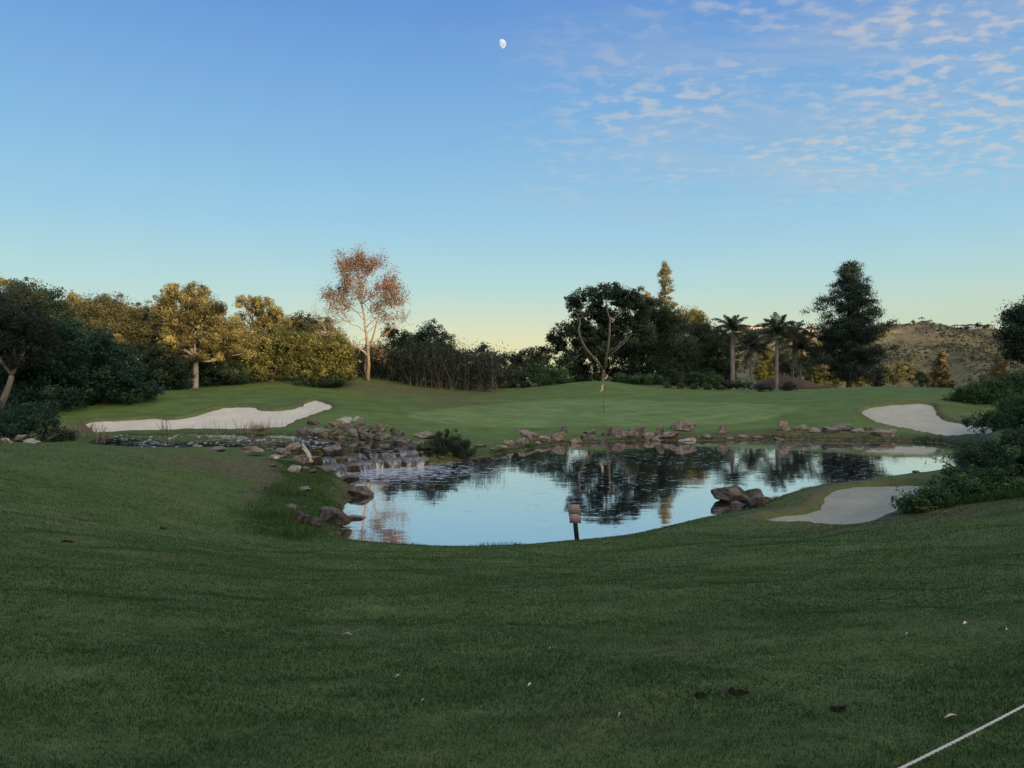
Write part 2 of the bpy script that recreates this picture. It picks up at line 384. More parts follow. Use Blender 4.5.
dm = mth(nt, 'MULTIPLY', sep.outputs[2], mrange(nt, nB, .3, .55, .45, 1.), clamp=True)
c = mixc(nt, dm, c, soil.outputs[0])
c = mixc(nt, .55, c, mixc(nt, 1., c, ramp(nt, [(.3, .45), (.7, 1.6)]).outputs[0], 'MULTIPLY'))
for n in nd:
    if n.type == 'VALTORGB' and not n.inputs[0].links: lk.new(nC if abs(n.color_ramp.elements[0].color[0] - .45) < .01 else nE, n.inputs[0])
bh = mth(nt, 'ADD', mth(nt, 'MULTIPLY', nC, .5), nB)
principled(nt, c, .9, .1, bump(nt, bh, .55, .06))

def grid_mesh(name, GXs, GYs, Hs, m, cols=None, mask=None):
    r, cN = GXs.shape
    V = np.stack([GXs.ravel(), GYs.ravel(), Hs.ravel()], 1)
    i = np.arange(r - 1)[:, None] * cN + np.arange(cN - 1)[None, :]
    q = np.stack([i, i + 1, i + cN + 1, i + cN], 2).reshape(-1, 4)
    if mask is not None:
        fm = (mask[:-1, :-1] | mask[1:, :-1] | mask[:-1, 1:] | mask[1:, 1:]).ravel(); q = q[fm]
        used = np.unique(q); re = np.full(len(V), -1); re[used] = np.arange(len(used)); V = V[used]; q = re[q]
    mb = MB(); mb.add(V, q)
    o = mb.build(name, m, smooth=True)
    if cols is not None:
        a = o.data.color_attributes.new('zone', 'FLOAT_COLOR', 'POINT')
        a.data.foreach_set('color', np.stack([*(x.ravel() for x in cols), np.ones(Hs.size)], 1).astype(np.float32).ravel())
    return o
tag(grid_mesh('ground', GX, GY, H, m_grass, (rough, grn, np.clip(dirt_and_shade, 0, 1))), kind='structure')

# bunkers' sand
def sand(name, ca, cb):
  m_sand, nt, nd, lk = mat(name)
  geo = N(nt, 'ShaderNodeNewGeometry'); pos = geo.outputs['Position']
  n1 = noise(nt, .5, 5, .6, pos); n2 = noise(nt, 26, 5, .7, pos); wv = N(nt, 'ShaderNodeTexWave'); wv.inputs['Scale'].default_value = 2.1; wv.inputs['Distortion'].default_value = 16; wv.inputs['Detail'].default_value = 3; wv.inputs['Detail Scale'].default_value = .22
  lk.new(pos, wv.inputs[0])
  n4 = noise(nt, 3.0, 5, .7, pos)
  cr = ramp(nt, [(.3, ca), (.7, cb)]); lk.new(mth(nt, 'ADD', mth(nt, 'MULTIPLY', n1, .55), mth(nt, 'MULTIPLY', n4, .45)), cr.inputs[0])
  cc = mixc(nt, mth(nt, 'MULTIPLY', wv.outputs['Fac'], .09), cr.outputs[0], [q * .72 for q in ca])
  cc = mixc(nt, mrange(nt, n2, .58, .75, 0, .35), cc, [q * .55 for q in ca])
  principled(nt, cc, .95, .1, bump(nt, mth(nt, 'ADD', mth(nt, 'MULTIPLY', wv.outputs['Fac'], .16), mth(nt, 'ADD', mth(nt, 'MULTIPLY', n4, 1.6), mth(nt, 'MULTIPLY', n2, .5))), .8, .06))
  return m_sand
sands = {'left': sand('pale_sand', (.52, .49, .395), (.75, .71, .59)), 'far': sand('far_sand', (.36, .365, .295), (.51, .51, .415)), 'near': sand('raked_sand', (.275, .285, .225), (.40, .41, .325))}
for k in bunkers:
    s = sd_b[k]
    Z = np.minimum(H0, Hpre) - .17 - .12 * sstep(0, 2.5, -s) + .05 * vnoise(GX, GY, .9, 8) + .03 * vnoise(GX, GY, 3., 9)
    if k == 'near': Z = np.maximum(Z, WATER + .06)
    tag(grid_mesh('bunker_sand', GX, GY, Z, sands[k], mask=(s < .25) & (sd_pond > .9)), kind='structure')

# ------------------------------------------------------------------ water
def water_mat(name, deep, foam_at=None, mirror=.84):
    m, nt, nd, lk = mat(name)
    geo = N(nt, 'ShaderNodeNewGeometry'); pos = geo.outputs['Position']
    r1 = noise(nt, .75, 3, .5, pos, mapscale=(.42, 1.25, 1), rot=(0, 0, .12)); r2 = noise(nt, 2.6, 2, .5, pos, mapscale=(.5, 1.2, 1))
    patch = mrange(nt, noise(nt, .35, 4, .6, pos), .40, .62)
    h = mth(nt, 'ADD', r1, mth(nt, 'MULTIPLY', r2, .26))
    b = N(nt, 'ShaderNodeBump'); lk.new(h, b.inputs['Height']); b.inputs['Distance'].default_value = .022
    lk.new(mth(nt, 'MULTIPLY_ADD', patch, .16, .12), b.inputs['Strength'])
    # scum and floating flecks drifting in streaks
    fl = noise(nt, 4.2, 6, .72, pos, mapscale=(.45, 1.7, 1), rot=(0, 0, -.1))
    fm = mth(nt, 'MULTIPLY', mrange(nt, fl, .575, .64), mrange(nt, noise(nt, .28, 3, .5, pos), .38, .55))
    fd = mth(nt, 'MULTIPLY', mrange(nt, noise(nt, 3.0, 6, .7, pos, mapscale=(.4, 1.5, 1), rot=(0, 0, .15)), .60, .66), mrange(nt, noise(nt, .22, 3, .5, pos, mapscale=(1, 1.3, 1)), .46, .58))
    fac = mth(nt, 'MULTIPLY', fm, .95)
    col = mixc(nt, mth(nt, 'MULTIPLY', fd, .9), mixc(nt, fac, deep, (.88, .92, .95)), (.05, .06, .05))
    rough = mth(nt, 'MULTIPLY_ADD', fm, .25, .03)
    gs = N(nt, 'ShaderNodeBsdfGlossy'); gs.inputs[0].default_value = (1., .985, .965, 1); lk.new(rough, gs.inputs['Roughness']); lk.new(b.outputs[0], gs.inputs['Normal'])
    body = N(nt, 'ShaderNodeBsdfDiffuse'); lk.new(col, body.inputs[0])
    p = N(nt, 'ShaderNodeMixShader'); fr = N(nt, 'ShaderNodeLayerWeight'); fr.inputs[0].default_value = .5
    lk.new(mth(nt, 'MULTIPLY', mrange(nt, fr.outputs['Facing'], 0, .9, .12, mirror, 'LINEAR'), mth(nt, 'SUBTRACT', 1., mth(nt, 'ADD', mth(nt, 'MULTIPLY', fm, .42), mth(nt, 'MULTIPLY', fd, .40)), clamp=True)), p.inputs[0]); lk.new(body.outputs[0], p.inputs[1]); lk.new(gs.outputs[0], p.inputs[2])
    ou = N(nt, 'ShaderNodeOutputMaterial'); lk.new(p.outputs[0], ou.inputs[0])
    if foam_at is not None:
        # whirls of foam spreading from the foot of the falls
        sx = N(nt, 'ShaderNodeSeparateXYZ'); lk.new(pos, sx.inputs[0])
        dx = mth(nt, 'SUBTRACT', sx.outputs[0], foam_at[0]); dy = mth(nt, 'SUBTRACT', sx.outputs[1], foam_at[1])
        d = mth(nt, 'SQRT', mth(nt, 'ADD', mth(nt, 'MULTIPLY', dx, mth(nt, 'MULTIPLY', dx, .42)), mth(nt, 'MULTIPLY', dy, mth(nt, 'MULTIPLY', dy, .42))))
        near = mrange(nt, d, 0.3, 4.2, 1, 0, 'LINEAR')
        fo = noise(nt, 3.0, 7, .72, pos, mapscale=(.8, 1.3, 1), dist=.8)
        k = mth(nt, 'MULTIPLY', mrange(nt, mth(nt, 'ADD', fo, mth(nt, 'MULTIPLY', near, .20)), .61, .69), mrange(nt, near, .02, .35), clamp=True)
        dif = N(nt, 'ShaderNodeBsdfDiffuse'); dif.inputs[0].default_value = (.50, .58, .66, 1)
        mx = N(nt, 'ShaderNodeMixShader'); lk.new(mth(nt, 'MULTIPLY', k, .62), mx.inputs[0]); lk.new(p.outputs[0], mx.inputs[1]); lk.new(dif.outputs[0], mx.inputs[2])
        o = [n for n in nd if n.type == 'OUTPUT_MATERIAL'][0]; lk.new(mx.outputs[0], o.inputs[0])
    return m
fx, fy = on_plane(395, 470, WATER)
m_pond = water_mat('pond_water', (.012, .019, .024), (fx, fy)); m_pool = water_mat('pool_water', (.012, .016, .012), mirror=.55)
tag(grid_mesh('pond_water', GX, GY, np.full_like(H, WATER), m_pond, mask=(sd_pond < 1.2) & ((sd_pool > -.3))), kind='structure')
tag(grid_mesh('pool_water', GX, GY, np.full_like(H, POOL), m_pool, mask=(sd_pool < .7) & ~((sd_pond < .9) & (sd_pool > .2)) & (sd_pond > .0)), kind='structure')

# ------------------------------------------------------------------ grass blades
m_blade, nt, nd, lk = mat('grass_blades')
geo = N(nt, 'ShaderNodeNewGeometry')
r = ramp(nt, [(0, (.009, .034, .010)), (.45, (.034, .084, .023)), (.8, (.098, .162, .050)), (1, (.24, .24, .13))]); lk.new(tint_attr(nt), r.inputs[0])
pc = mixc(nt, mrange(nt, noise(nt, .9, 5, .65, geo.outputs['Position'], mapscale=(.35, 1.6, 1)), .52, .72, 0, .55), r.outputs[0], (.098, .112, .058))
p = principled(nt, pc, .6, .12, out=False)
t = N(nt, 'ShaderNodeBsdfTranslucent'); lk.new(pc, t.inputs[0])
mx = N(nt, 'ShaderNodeMixShader'); mx.inputs[0].default_value = .25; lk.new(p.outputs[0], mx.inputs[1]); lk.new(t.outputs[0], mx.inputs[2])
o = N(nt, 'ShaderNodeOutputMaterial'); lk.new(mx.outputs[0], o.inputs[0])
def blades(mb, x, y, hgt, wid, lean=.6, tint=None, zz=None):
    n = len(x); z = height(x, y) - .004 if zz is None else zz
    th = rng.uniform(0, 2 * math.pi, n); ln = np.abs(rng.normal(0, lean, n))
    hh = hgt * rng.uniform(.6, 1.25, n); w = wid * rng.uniform(.7, 1.3, n)
    fa = rng.uniform(0, 2 * math.pi, n)
    b = np.stack([x, y, z], 1); sx = np.stack([np.cos(fa), np.sin(fa), np.zeros(n)], 1) * (w / 2)[:, None]
    tip = b + np.stack([np.cos(th) * ln * hh, np.sin(th) * ln * hh, hh], 1)
    V = np.stack([b - sx, b + sx, tip], 1).reshape(-1, 3)
    if tint is None: tint = np.clip(rng.normal(.42, .17, n), 0, 1); tint = np.where(rng.random(n) < .03, 1., tint)
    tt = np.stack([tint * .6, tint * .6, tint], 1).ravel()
    mb.add(V, tris=np.arange(n * 3).reshape(-1, 3), tint=tt)
def trap(n, y0, y1, mar):
    y = np.sqrt(rng.uniform(y0 ** 2, y1 ** 2, n)); x = rng.uniform(-1, 1, n) * (y * .68 + mar); return x, y
def trap2(n, y0, y1, mar):
    y = rng.uniform(y0, y1, n * 2); keep_ = rng.random(n * 2) < (y * .68 + mar) / (y1 * .68 + mar); y = y[keep_][:n]
    if len(y) < n: y = np.concatenate([y, rng.uniform(y0, y1, n - len(y))])
    return rng.uniform(-1, 1, n) * (y * .68 + mar), y
mb = MB()
for (y0, y1, dens, hg, wd) in [(1.6, 5, 9500, .027, .0034), (5, 8.5, 5000, .028, .0054), (8.5, 13, 2300, .029, .0085), (13, 19, 950, .03, .013), (19, 29, 330, .032, .02)]:
    mar = 4.5
    n = int(dens * ((y1 ** 2 - y0 ** 2) * .68 + 2 * mar * (y1 - y0)))
    x, y = trap2(n, y0, y1, mar)
    kp = rng.random(n) < np.minimum(sstep(0, 3.0, (y * .68 + mar) - np.abs(x)), sstep(29, 18, y)); x, y = x[kp], y[kp]; n = len(x)
    dd = np.hypot(x - hx, y - hy)
    clump = vnoise(x, y * 1.6, 1.1, 2, 3) * 1.1 + vnoise(x, y * 1.3, 7., 4, 2) * .6
    ok = (gridlerp(sd_pond, x, y) > .05) & (gridlerp(sd_pool, x, y) > .3) & (dd > .05) & (gridlerp(sd_b['near'], x, y) > .2) & (rng.random(n) < .8 + .3 * clump)
    x, y, clump = x[ok], y[ok], clump[ok]
    ti = np.clip(rng.normal(.40, .16, len(x)) + .22 * clump + .36 * sstep(3, 12, y) - .28 + .5 * np.clip(vnoise(x, y * 1.5, .35, 21, 3) - .25, 0, 1), 0, .88); ti = np.where(rng.random(len(x)) < .018, 1., ti)  # nearer blades tinted darker, shade between blades put into their colour
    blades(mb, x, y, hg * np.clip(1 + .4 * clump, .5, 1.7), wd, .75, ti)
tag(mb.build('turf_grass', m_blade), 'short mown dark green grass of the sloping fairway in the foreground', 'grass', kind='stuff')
# long grass: the bank left of the pond and the water's edge
mb = MB()
lo, hi = rough_poly.min(0), rough_poly.max(0)
x = rng.uniform(lo[0], hi[0], 90000); y = rng.uniform(lo[1], hi[1], 90000)
ok = (sdf(rough_poly, x, y) + .5 * vnoise(x, y, .8, 12) < rng.normal(-.25, .25, len(x))) & (gridlerp(sd_pond, x, y) > .05) & (rng.random(len(x)) < .75); x, y = x[ok], y[ok]
cl = sstep(-.2, .7, fbm(x, y, 1.3, 6)); cl = cl * sstep(26, 21, y) + .12
blades(mb, x, y, .05 + .20 * cl, .014, .5, np.clip(rng.normal(.62, .2, len(x)) + .2 * (cl - .4), 0, .97))
seg = []
for a, b in zip(pond, np.roll(pond, -1, 0)):
    L = np.hypot(*(b - a)); n = int(L * 150); t = rng.random(n); nrm = np.array([b[1] - a[1], a[0] - b[0]]) / (L + 1e-9)
    off = np.abs(rng.normal(0, .22, n)) + .02
    seg.append(a + (b - a) * t[:, None] + nrm * off[:, None])
s = np.concatenate(seg); x, y = s[:, 0], s[:, 1]
ok = (gridlerp(sd_pond, x, y) > 0.01) & (gridlerp(sd_pool, x, y) > .4); x, y = x[ok], y[ok]
x2, y2 = x, y
cl = sstep(.1, .8, fbm(x, y, .8, 9))
blades(mb, x, y, (.035 + .10 * cl) * (1 + 1.0 * (y > 40)), np.where(y > 35, .03, .014), .5, np.clip(rng.normal(.55, .2, len(x)), 0, .95))
tag(mb.build('long_grass', m_blade), 'long tufty green grass along the pond edge and left bank', 'grass', kind='stuff')

# ------------------------------------------------------------------ rocks
m_tan = stone_mat('tan_stone', (.075, .062, .052), (.21, .172, .142), (.40, .335, .28))
m_grey = stone_mat('grey_stone', (.045, .042, .038), (.135, .122, .11), (.30, .275, .245))
m_dark = stone_mat('dark_stone', (.026, .023, .02), (.065, .056, .047), (.15, .13, .11))
m_pale = stone_mat('pale_stone', (.30, .28, .25), (.42, .40, .36), (.55, .52, .48))
def rock_mesh(name, w, d, h, m, seed, flat=.0):
    rr = np.random.default_rng(seed)
    bm = bmesh.new(); bmesh.ops.create_icosphere(bm, subdivisions=4, radius=1)
    V = np.array([v.co[:] for v in bm.verts])
    V[:, 2] *= 1.0
    for _ in range(20):
        nrm = rr.normal(size=3); nrm /= np.linalg.norm(nrm); k = rr.uniform(.42, .80)
        dd = V @ nrm; V -= np.clip(dd - k, 0, None)[:, None] * nrm * .98
    off = rr.uniform(0, 50, 3)
    for i in range(len(V)):
        q = Vector(V[i] * 1.6 + off); dd = mnoise.fractal(q, 1.0, 2.0, 4)
        V[i] *= 1 + .10 * dd + .05 * mnoise.fractal(q * 3.1, 1.0, 2.0, 3)
    V /= np.abs(V).max(0)
    V = V * np.array([w / 2, d / 2, h * .62]); V[:, 2] += h * .38
    rz = rr.uniform(-.5, .5); ty = rr.uniform(-.12, .12)
    x, z = V[:, 0] + V[:, 2] * ty, V[:, 2] - V[:, 0] * ty
    V[:, 0], V[:, 2] = x * math.cos(rz) - V[:, 1] * math.sin(rz), z
    for v, c in zip(bm.verts, V): v.co = c
    me = bpy.data.meshes.new(name); bm.to_mesh(me); bm.free()
    me.materials.append(m)
    o = bpy.data.objects.new(name, me); COL.objects.link(o); return o
def rock(px, py, w, h, m, label, Y=None, group=None, dfac=.8, plane=None, seed=None):
    """px, py = bottom centre in the photo, w and h in its pixels"""
    if plane is not None: x, y = on_plane(px, py, plane); z = max(plane, float(height(x, y))) - .05
    elif Y is not None: x, y, _ = P(px, py, Y); z = P(px, py, Y)[2]
    else: x, y, z = hit(px, py)
    s = y / F
    o = rock_mesh('boulder', w * s * (1.16 if y > 45 else 1.), max(.35, w * s * dfac), h * s * (1.08 if y > 45 else .86), m, seed or int(px * 7 + py * 13))
    o.location = (x, y + w * s * dfac * .25, z - .02)
    return tag(o, label, 'rock', group)
W_ = WATER
def small_stones(pts, m, label, group, plane=None):
    for i, (a, b) in enumerate(pts):
        rock(a, b, rng.uniform(6, 12), rng.uniform(3.5, 6), m[i % len(m)], label, plane=plane, group=group, seed=900 + i)
FB = 'boulders lining the far bank of the pond'
far_bank = [
 (500, 452, 15, 9, m_tan, 'low pale tan boulder at the left end of the far bank row'),
 (509, 448, 12, 9, m_tan, 'small tan boulder tucked just right of the leftmost far bank boulder'),
 (522, 447, 15, 10, m_tan, 'squat tan boulder below the long leaning slab on the far bank'),
 (529, 443, 19, 13, m_tan, 'long leaning tan slab pointing up left on the far pond bank'),
 (544, 444, 14, 9, m_tan, 'rounded tan boulder right of the leaning slab on the far bank'),
 (558, 443, 14, 11, m_tan, 'tan boulder at the water below a grey one, left of the flagstick'),
 (564, 437, 10, 7, m_grey, 'small grey boulder set higher in the grass behind a tan one'),
 (575, 443.5, 13, 7, m_tan, 'low pinkish boulder at the water left of the flagstick'),
 (587, 441, 15, 7, m_grey, 'low grey slab at the waterline just left of below the flagstick'),
 (591, 435, 13, 6, m_grey, 'flat grey rock set in the turf just below the flagstick'),
 (599, 442, 9, 5, m_grey, 'smallest boulder of the row, straight below the flagstick'),
 (608, 439, 13, 10, m_grey, 'blocky grey boulder first to the right of the flagstick'),
 (619, 440, 12, 12, m_tan, 'upright pointed tan boulder right of the blocky grey one'),
 (632, 440, 20, 8, m_tan, 'wide low triangular tan boulder at the water, right of the flagstick'),
 (638, 433, 17, 8, m_grey, 'flat grey boulder in the turf above the wide triangular one'),
 (649, 440, 11, 9, m_tan, 'small pyramid shaped tan boulder on the far pond bank'),
 (660, 436, 9, 11, m_tan, 'upright squared boulder at the left of the sloping slab'),
 (668, 440, 22, 8, m_tan, 'sloping pinkish slab leaning against the upright squared boulder'),
 (685, 437.5, 24, 12, m_tan, 'largest block shaped pinkish boulder on the far pond bank'),
 (691, 441, 22, 4, m_pale, 'flat pale slab lying in the water under the largest block boulder'),
 (723, 434, 10, 9, m_tan, 'lone rounded tan boulder right of the big block boulder'),
 (729, 440, 11, 4, m_grey, 'low wet rock at the water below the lone rounded boulder'),
 (786, 438, 12, 11, m_tan, 'leaning tan boulder in the right group of the far bank'),
 (778, 440, 13, 4, m_grey, 'flat grey rock at the waterline left of the leaning tan boulder'),
 (802, 438, 16, 7, m_tan, 'rounded pinkish boulder right of the leaning tan boulder'),
 (832, 434, 14, 8, m_grey, 'grey boulder high on the bank in front of the pine trunk'),
 (846, 438, 26, 8, m_grey, 'wide grey slab at the water in front of the pine'),
 (869, 437.5, 12, 5, m_grey, 'low grey stone between the wide slab and the stacked tan boulder'),
 (884, 436, 21, 9, m_tan, 'tan boulder resting on smaller stones left of the far bunker'),
 (881, 439, 12, 4, m_tan, 'small stone under the tan boulder left of the far bunker'),
 (896, 438.5, 14, 4, m_tan, 'low stone at the right end of the far bank row'),
 (706, 440, 12, 5, m_grey, 'low grey stone between the pale slab and the lone rounded boulder'),
 (744, 439.5, 11, 4, m_tan, 'tiny low stone right of the lone rounded boulder'),
 (760, 439.5, 14, 5, m_grey, 'flat grey stone midway along the bare stretch of the far bank'),
 (816, 438.5, 13, 5, m_tan, 'low tan stone just right of the rounded pinkish boulder'),
 (858, 439, 12, 5, m_tan, 'small tan stone at the water just right of the wide grey slab'),
 (655, 441, 10, 5, m_grey, 'small grey stone between pyramid boulder and sloping slab'),
 (551, 444, 9, 5, m_grey, 'small grey stone between two tan boulders left of the flagstick'),
 (537, 446, 10, 5, m_grey, 'small grey stone in front of the leaning slab'),
 (493, 453, 12, 5, m_grey, 'lowest grey stone at the very left end of the far bank row')]
for a in far_bank:
    rock(*a[:5], a[5], group=FB, plane=W_ if a[1] > 436 else None)
MD = 'boulders around the upper pool and the falls'
mids = [
 (298, 526, 27, 21, m_dark, 'big dark brown boulder on the left bank nearest the camera', None),
 (289, 512, 16, 11, m_dark, 'brown boulder behind the big dark one on the left bank', None),
 (313, 527, 20, 12, m_dark, 'rounded grey brown boulder between two big dark boulders on the left bank', None),
 (330, 524, 36, 19, m_dark, 'long dark boulder at the water edge of the left bank', None),
 (300, 491, 22, 6, m_grey, 'flat grey rock half buried in the grass of the left bank', None),
 (294, 473, 18, 9, m_pale, 'flat pale rock lying alone on the grass above the left bank', None),
 (273, 459, 13, 6, m_pale, 'small pale rock at the fairway corner left of the falls', None)]
for a in mids: rock(*a[:5], a[5], group=MD)
for a in [(355, 519, 24, 7, m_grey, 'flat grey rock sitting in the pond beside the left bank'),
          (360, 497, 26, 14, m_dark, 'dark wedge shaped rock jutting into the pond below the falls'),
          (346, 488, 26, 12, m_dark, 'brown rock on the shore just behind the dark wedge rock'),
          (322, 478, 34, 16, m_grey, 'large brownish boulder directly left of the lower fall'),
          (336, 470, 24, 10, m_dark, 'dark wet block under the left fall')]:
    rock(*a[:5], a[5], group=MD, plane=W_)
for a in [(300, 464, 22, 12, m_grey, 'grey boulder behind the driftwood log left of the falls', None),
          (279, 456, 22, 10, m_grey, 'grey boulder at the front pool edge by the fairway corner', 31.8),
          (292, 451, 18, 10, m_tan, 'tan boulder perched above the upper pool beside the driftwood log', 33.5),
          (312, 466, 20, 12, m_dark, 'dark brown boulder at the left lip of the falls', 31.5)]:
    rock(*a[:5], a[5], Y=a[6], group=MD)
for a in [(329, 455, 26, 14, m_grey, 'large rounded grey boulder standing in the upper pool above the falls'),
          (308, 435, 20, 9, m_grey, 'grey boulder at the back of the upper pool, left end of the heap'),
          (322, 436, 22, 11, m_grey, 'grey boulder at the back of the upper pool, second from the left of the heap'),
          (338, 437, 17, 9, m_tan, 'reddish boulder in the middle of the heap behind the upper pool'),
          (351, 438, 18, 12, m_grey, 'blocky grey boulder right of the reddish one behind the upper pool'),
          (365, 440, 20, 11, m_dark, 'dark boulder low at the water behind the upper pool'),
          (383, 441, 22, 10, m_grey, 'ridged grey boulder right of the dark one behind the upper pool'),
          (401, 444, 22, 11, m_grey, 'broad grey boulder above the right end of the falls'),
          (415, 448, 19, 10, m_grey, 'grey boulder standing at the right lip of the falls')]:
    rock(*a[:5], a[5], plane=POOL, group=MD)
for a in [(313, 425, 14, 7, m_grey, 'small pale grey stone on the turf point by the left bunker'),
          (330, 428, 17, 8, m_tan, 'tan stone behind the heap at the turf edge'),
          (345, 424, 18, 7, m_pale, 'pale flat stone leaning on the turf above the boulder heap'),
          (357, 421, 10, 5, m_pale, 'smallest pale stone at the top of the boulder heap'),
          (362, 430, 20, 10, m_grey, 'wide grey boulder near the top right of the heap'),
          (379, 432, 16, 9, m_tan, 'brownish boulder at the right end of the heap against the green'),
          (398, 436, 19, 8, m_grey, 'grey slab on the turf edge right of the heap'),
          (426, 439, 24, 9, m_tan, 'low brown slab on the turf edge left of the dark waterside shrub'),
          (256, 432, 26, 6, m_tan, 'low brown stone at the back edge of the upper pool below the left bunker'),
          (20, 442, 24, 9, m_grey, 'grey stone on the fairway crest below the round bush at far left'),
          (4, 444, 16, 8, m_tan, 'tan stone cut by the left picture edge on the fairway crest')]:
    rock(*a[:5], a[5], group=MD)
for a in [(28, 445, 20, 8, m_pale, 'pale block shaped stone right of two others on the left crest', 33.),
          (216, 453, 24, 8, m_grey, 'low grey rock in the upper pool just beyond the fairway crest', 33.),
          (252, 453, 22, 9, m_tan, 'brown rock in the upper pool beside the fairway corner', 32.5)]:
    rock(*a[:5], a[5], Y=a[6], group=MD)
for a in [(418, 461, 22, 9, m_grey, 'grey rock at the right foot of the falls'),
          (440, 462, 16, 7, m_dark, 'dark rock in the water right of the falls foot'),
          (380, 483, 18, 4, m_dark, 'flat dark stone awash in the foam below the falls'),
          (352, 478, 16, 5, m_dark, 'flat dark stone at the foot of the left fall'),
          (455, 457, 14, 6, m_grey, 'small grey rock under the dark waterside shrub')]:
    rock(*a[:5], a[5], plane=W_, group=MD)
for a in [(368, 458, 16, 9, m_dark, 'small dark wet rock splitting the left part of the right fall', POOL - .3), (385, 460, 12, 8, m_dark, 'small dark wet rock in the middle of the right fall', POOL - .35), (408, 457, 13, 9, m_dark, 'small dark wet rock at the right part of the right fall', POOL - .3), (350, 464, 18, 10, m_dark, 'dark wet rock between the two falls', POOL - .4)]:
    rock(*a[:5], a[5], plane=a[6], group=MD)
small_stones([(304 + rng.uniform(-4, 90), 431 + rng.uniform(-3, 9)) for _ in range(30)], [m_grey, m_dark, m_tan], 'small angular stone in the heap of boulders behind the upper pool', 'small stones in the heap')
small_stones([(rng.uniform(425, 495), rng.uniform(447, 456)) for _ in range(10)], [m_grey, m_dark], 'small dark stone along the bank between the waterside shrub and the far row', 'small stones under the shrub bank')
small_stones([(rng.uniform(270, 345), rng.uniform(455, 482)) for _ in range(12)], [m_grey, m_tan, m_dark], 'small stone on the slope left of the falls', 'small stones left of the falls')
IS = 'dark rocks at the tip of the grass spit'
for a in [(731, 503, 44, 22, m_dark, 'broad flat topped dark rock standing in the pond off the spit'),
          (757, 500, 32, 18, m_dark, 'dark rock second in line between flat topped rock and spit'),
          (740, 510, 24, 11, m_dark, 'low dark rock at the waterline in front of the spit group'),
          (757, 511, 28, 18, m_dark, 'dark rounded rock against the grass tip of the spit'),
          (771, 503, 16, 9, m_dark, 'small dark rock half in the grass of the spit')]:
    rock(*a[:5], a[5], plane=W_, group=IS)
rock(892, 476.5, 9, 4, m_dark, 'small dark stone in water at the near bunker rim, left of two', plane=W_ + .1)
rock(917, 477, 6, 5, m_dark, 'small dark stone on the near bunker back rim, right of two', plane=W_ + .25)

# ------------------------------------------------------------------ falls
m_fall, nt, nd, lk = mat('falling_water')
st = noise(nt, 3.4, 5, .7, mapscale=(2.2, 2.2, .22))
dif = N(nt, 'ShaderNodeBsdfDiffuse'); dif.inputs[0].default_value = (.40, .47, .53, 1)
gl = N(nt, 'ShaderNodeBsdfGlossy'); gl.inputs['Roughness'].default_value = .2; gl.inputs[0].default_value = (.5, .55, .6, 1)
tr = N(nt, 'ShaderNodeBsdfTransparent')
m1 = N(nt, 'ShaderNodeMixShader'); m1.inputs[0].default_value = .35; lk.new(dif.outputs[0], m1.inputs[1]); lk.new(gl.outputs[0], m1.inputs[2])
m2 = N(nt, 'ShaderNodeMixShader'); lk.new(mrange(nt, st, .40, .66, .04, .52), m2.inputs[0]); lk.new(tr.outputs[0], m2.inputs[1]); lk.new(m1.outputs[0], m2.inputs[2])
o = N(nt, 'ShaderNodeOutputMaterial'); lk.new(m2.outputs[0], o.inputs[0])
def fall(name, label, a, b, lipz, footz, w0, sheets):
    """a..b: lip line in plan; sheets: (t0, t1) stretches of the lip that carry water"""
    a, b = np.array(a), np.array(b); mid = (a + b) / 2
    root = empty(name, (mid[0], mid[1], footz), label, 'waterfall', 'low waterfalls from the upper pool')
    d = (b - a) / np.linalg.norm(b - a); nrm = np.array([d[1], -d[0]])
    if nrm[1] > 0: nrm = -nrm
    L = np.linalg.norm(b - a); off = (mid[0], mid[1], footz)
    mb = MB(); nseg = 26; rr = np.random.default_rng(int(L * 100))
    prof = [(-.9, -.07), (-.3, -.05), (-.02, -.04), (.05, -.12), (.02, -.34), (.14, -.42), (.62, -.48), (.72, -.56), (.68, -.8), (.78, -1.1)]
    hh = lipz - footz
    V = []
    for i in range(nseg + 1):
        t = i / nseg; jx = rr.normal(0, .16); jt = rr.uniform(0, .10)
        for (o_, z_) in prof:
            p2 = a + (b - a) * t + nrm * (o_ - .10 + jx + rr.normal(0, .03)); V.append((p2[0], p2[1], lipz + z_ * hh - jt))
    k = len(prof); q = [(i * k + j, (i + 1) * k + j, (i + 1) * k + j + 1, i * k + j + 1) for i in range(nseg) for j in range(k - 1)]
    mb.add(V, q); mb.build('ledge', m_dark, root, False, off)
    for (t0, t1) in sheets:
        mb = MB(); n = max(4, int((t1 - t0) * L / .08)); V = []
        pr = [(-.35, .012), (-.05, .015), (.08, -.04), (.16, -.22), (.24, -.38), (.66, -.43), (.80, -.54), (.88, -.78), (.92, -1.0)]
        for i in range(n + 1):
            t = t0 + (t1 - t0) * i / n; j = rr.normal(0, .03)
            for (o_, z_) in pr:
                p2 = a + (b - a) * t + nrm * (o_ + .12 + j); V.append((p2[0], p2[1], lipz + (z_ * hh if z_ < 0 else z_)))
        k = len(pr); q = [(i * k + jj, (i + 1) * k + jj, (i + 1) * k + jj + 1, i * k + jj + 1) for i in range(n) for jj in range(k - 1)]
        mb.add(V, q); mb.build('water_sheet', m_fall, root, True, off)
    return root
l1, l2 = on_plane(366, 453, POOL), on_plane(424, 450, POOL)
fall('waterfall', 'wide white waterfall on the right spilling over a dark ledge', l1, l2, POOL + .01, WATER, .1, [(.03, .16), (.24, .46), (.54, .86)])
l3, l4 = on_plane(312, 459.5, POOL), on_plane(364, 453.6, POOL)
fall('waterfall', 'narrow waterfall on the left beside the driftwood and brown boulders', l3, l4, POOL + .01, WATER, .1, [(.06, .36), (.58, .95)])
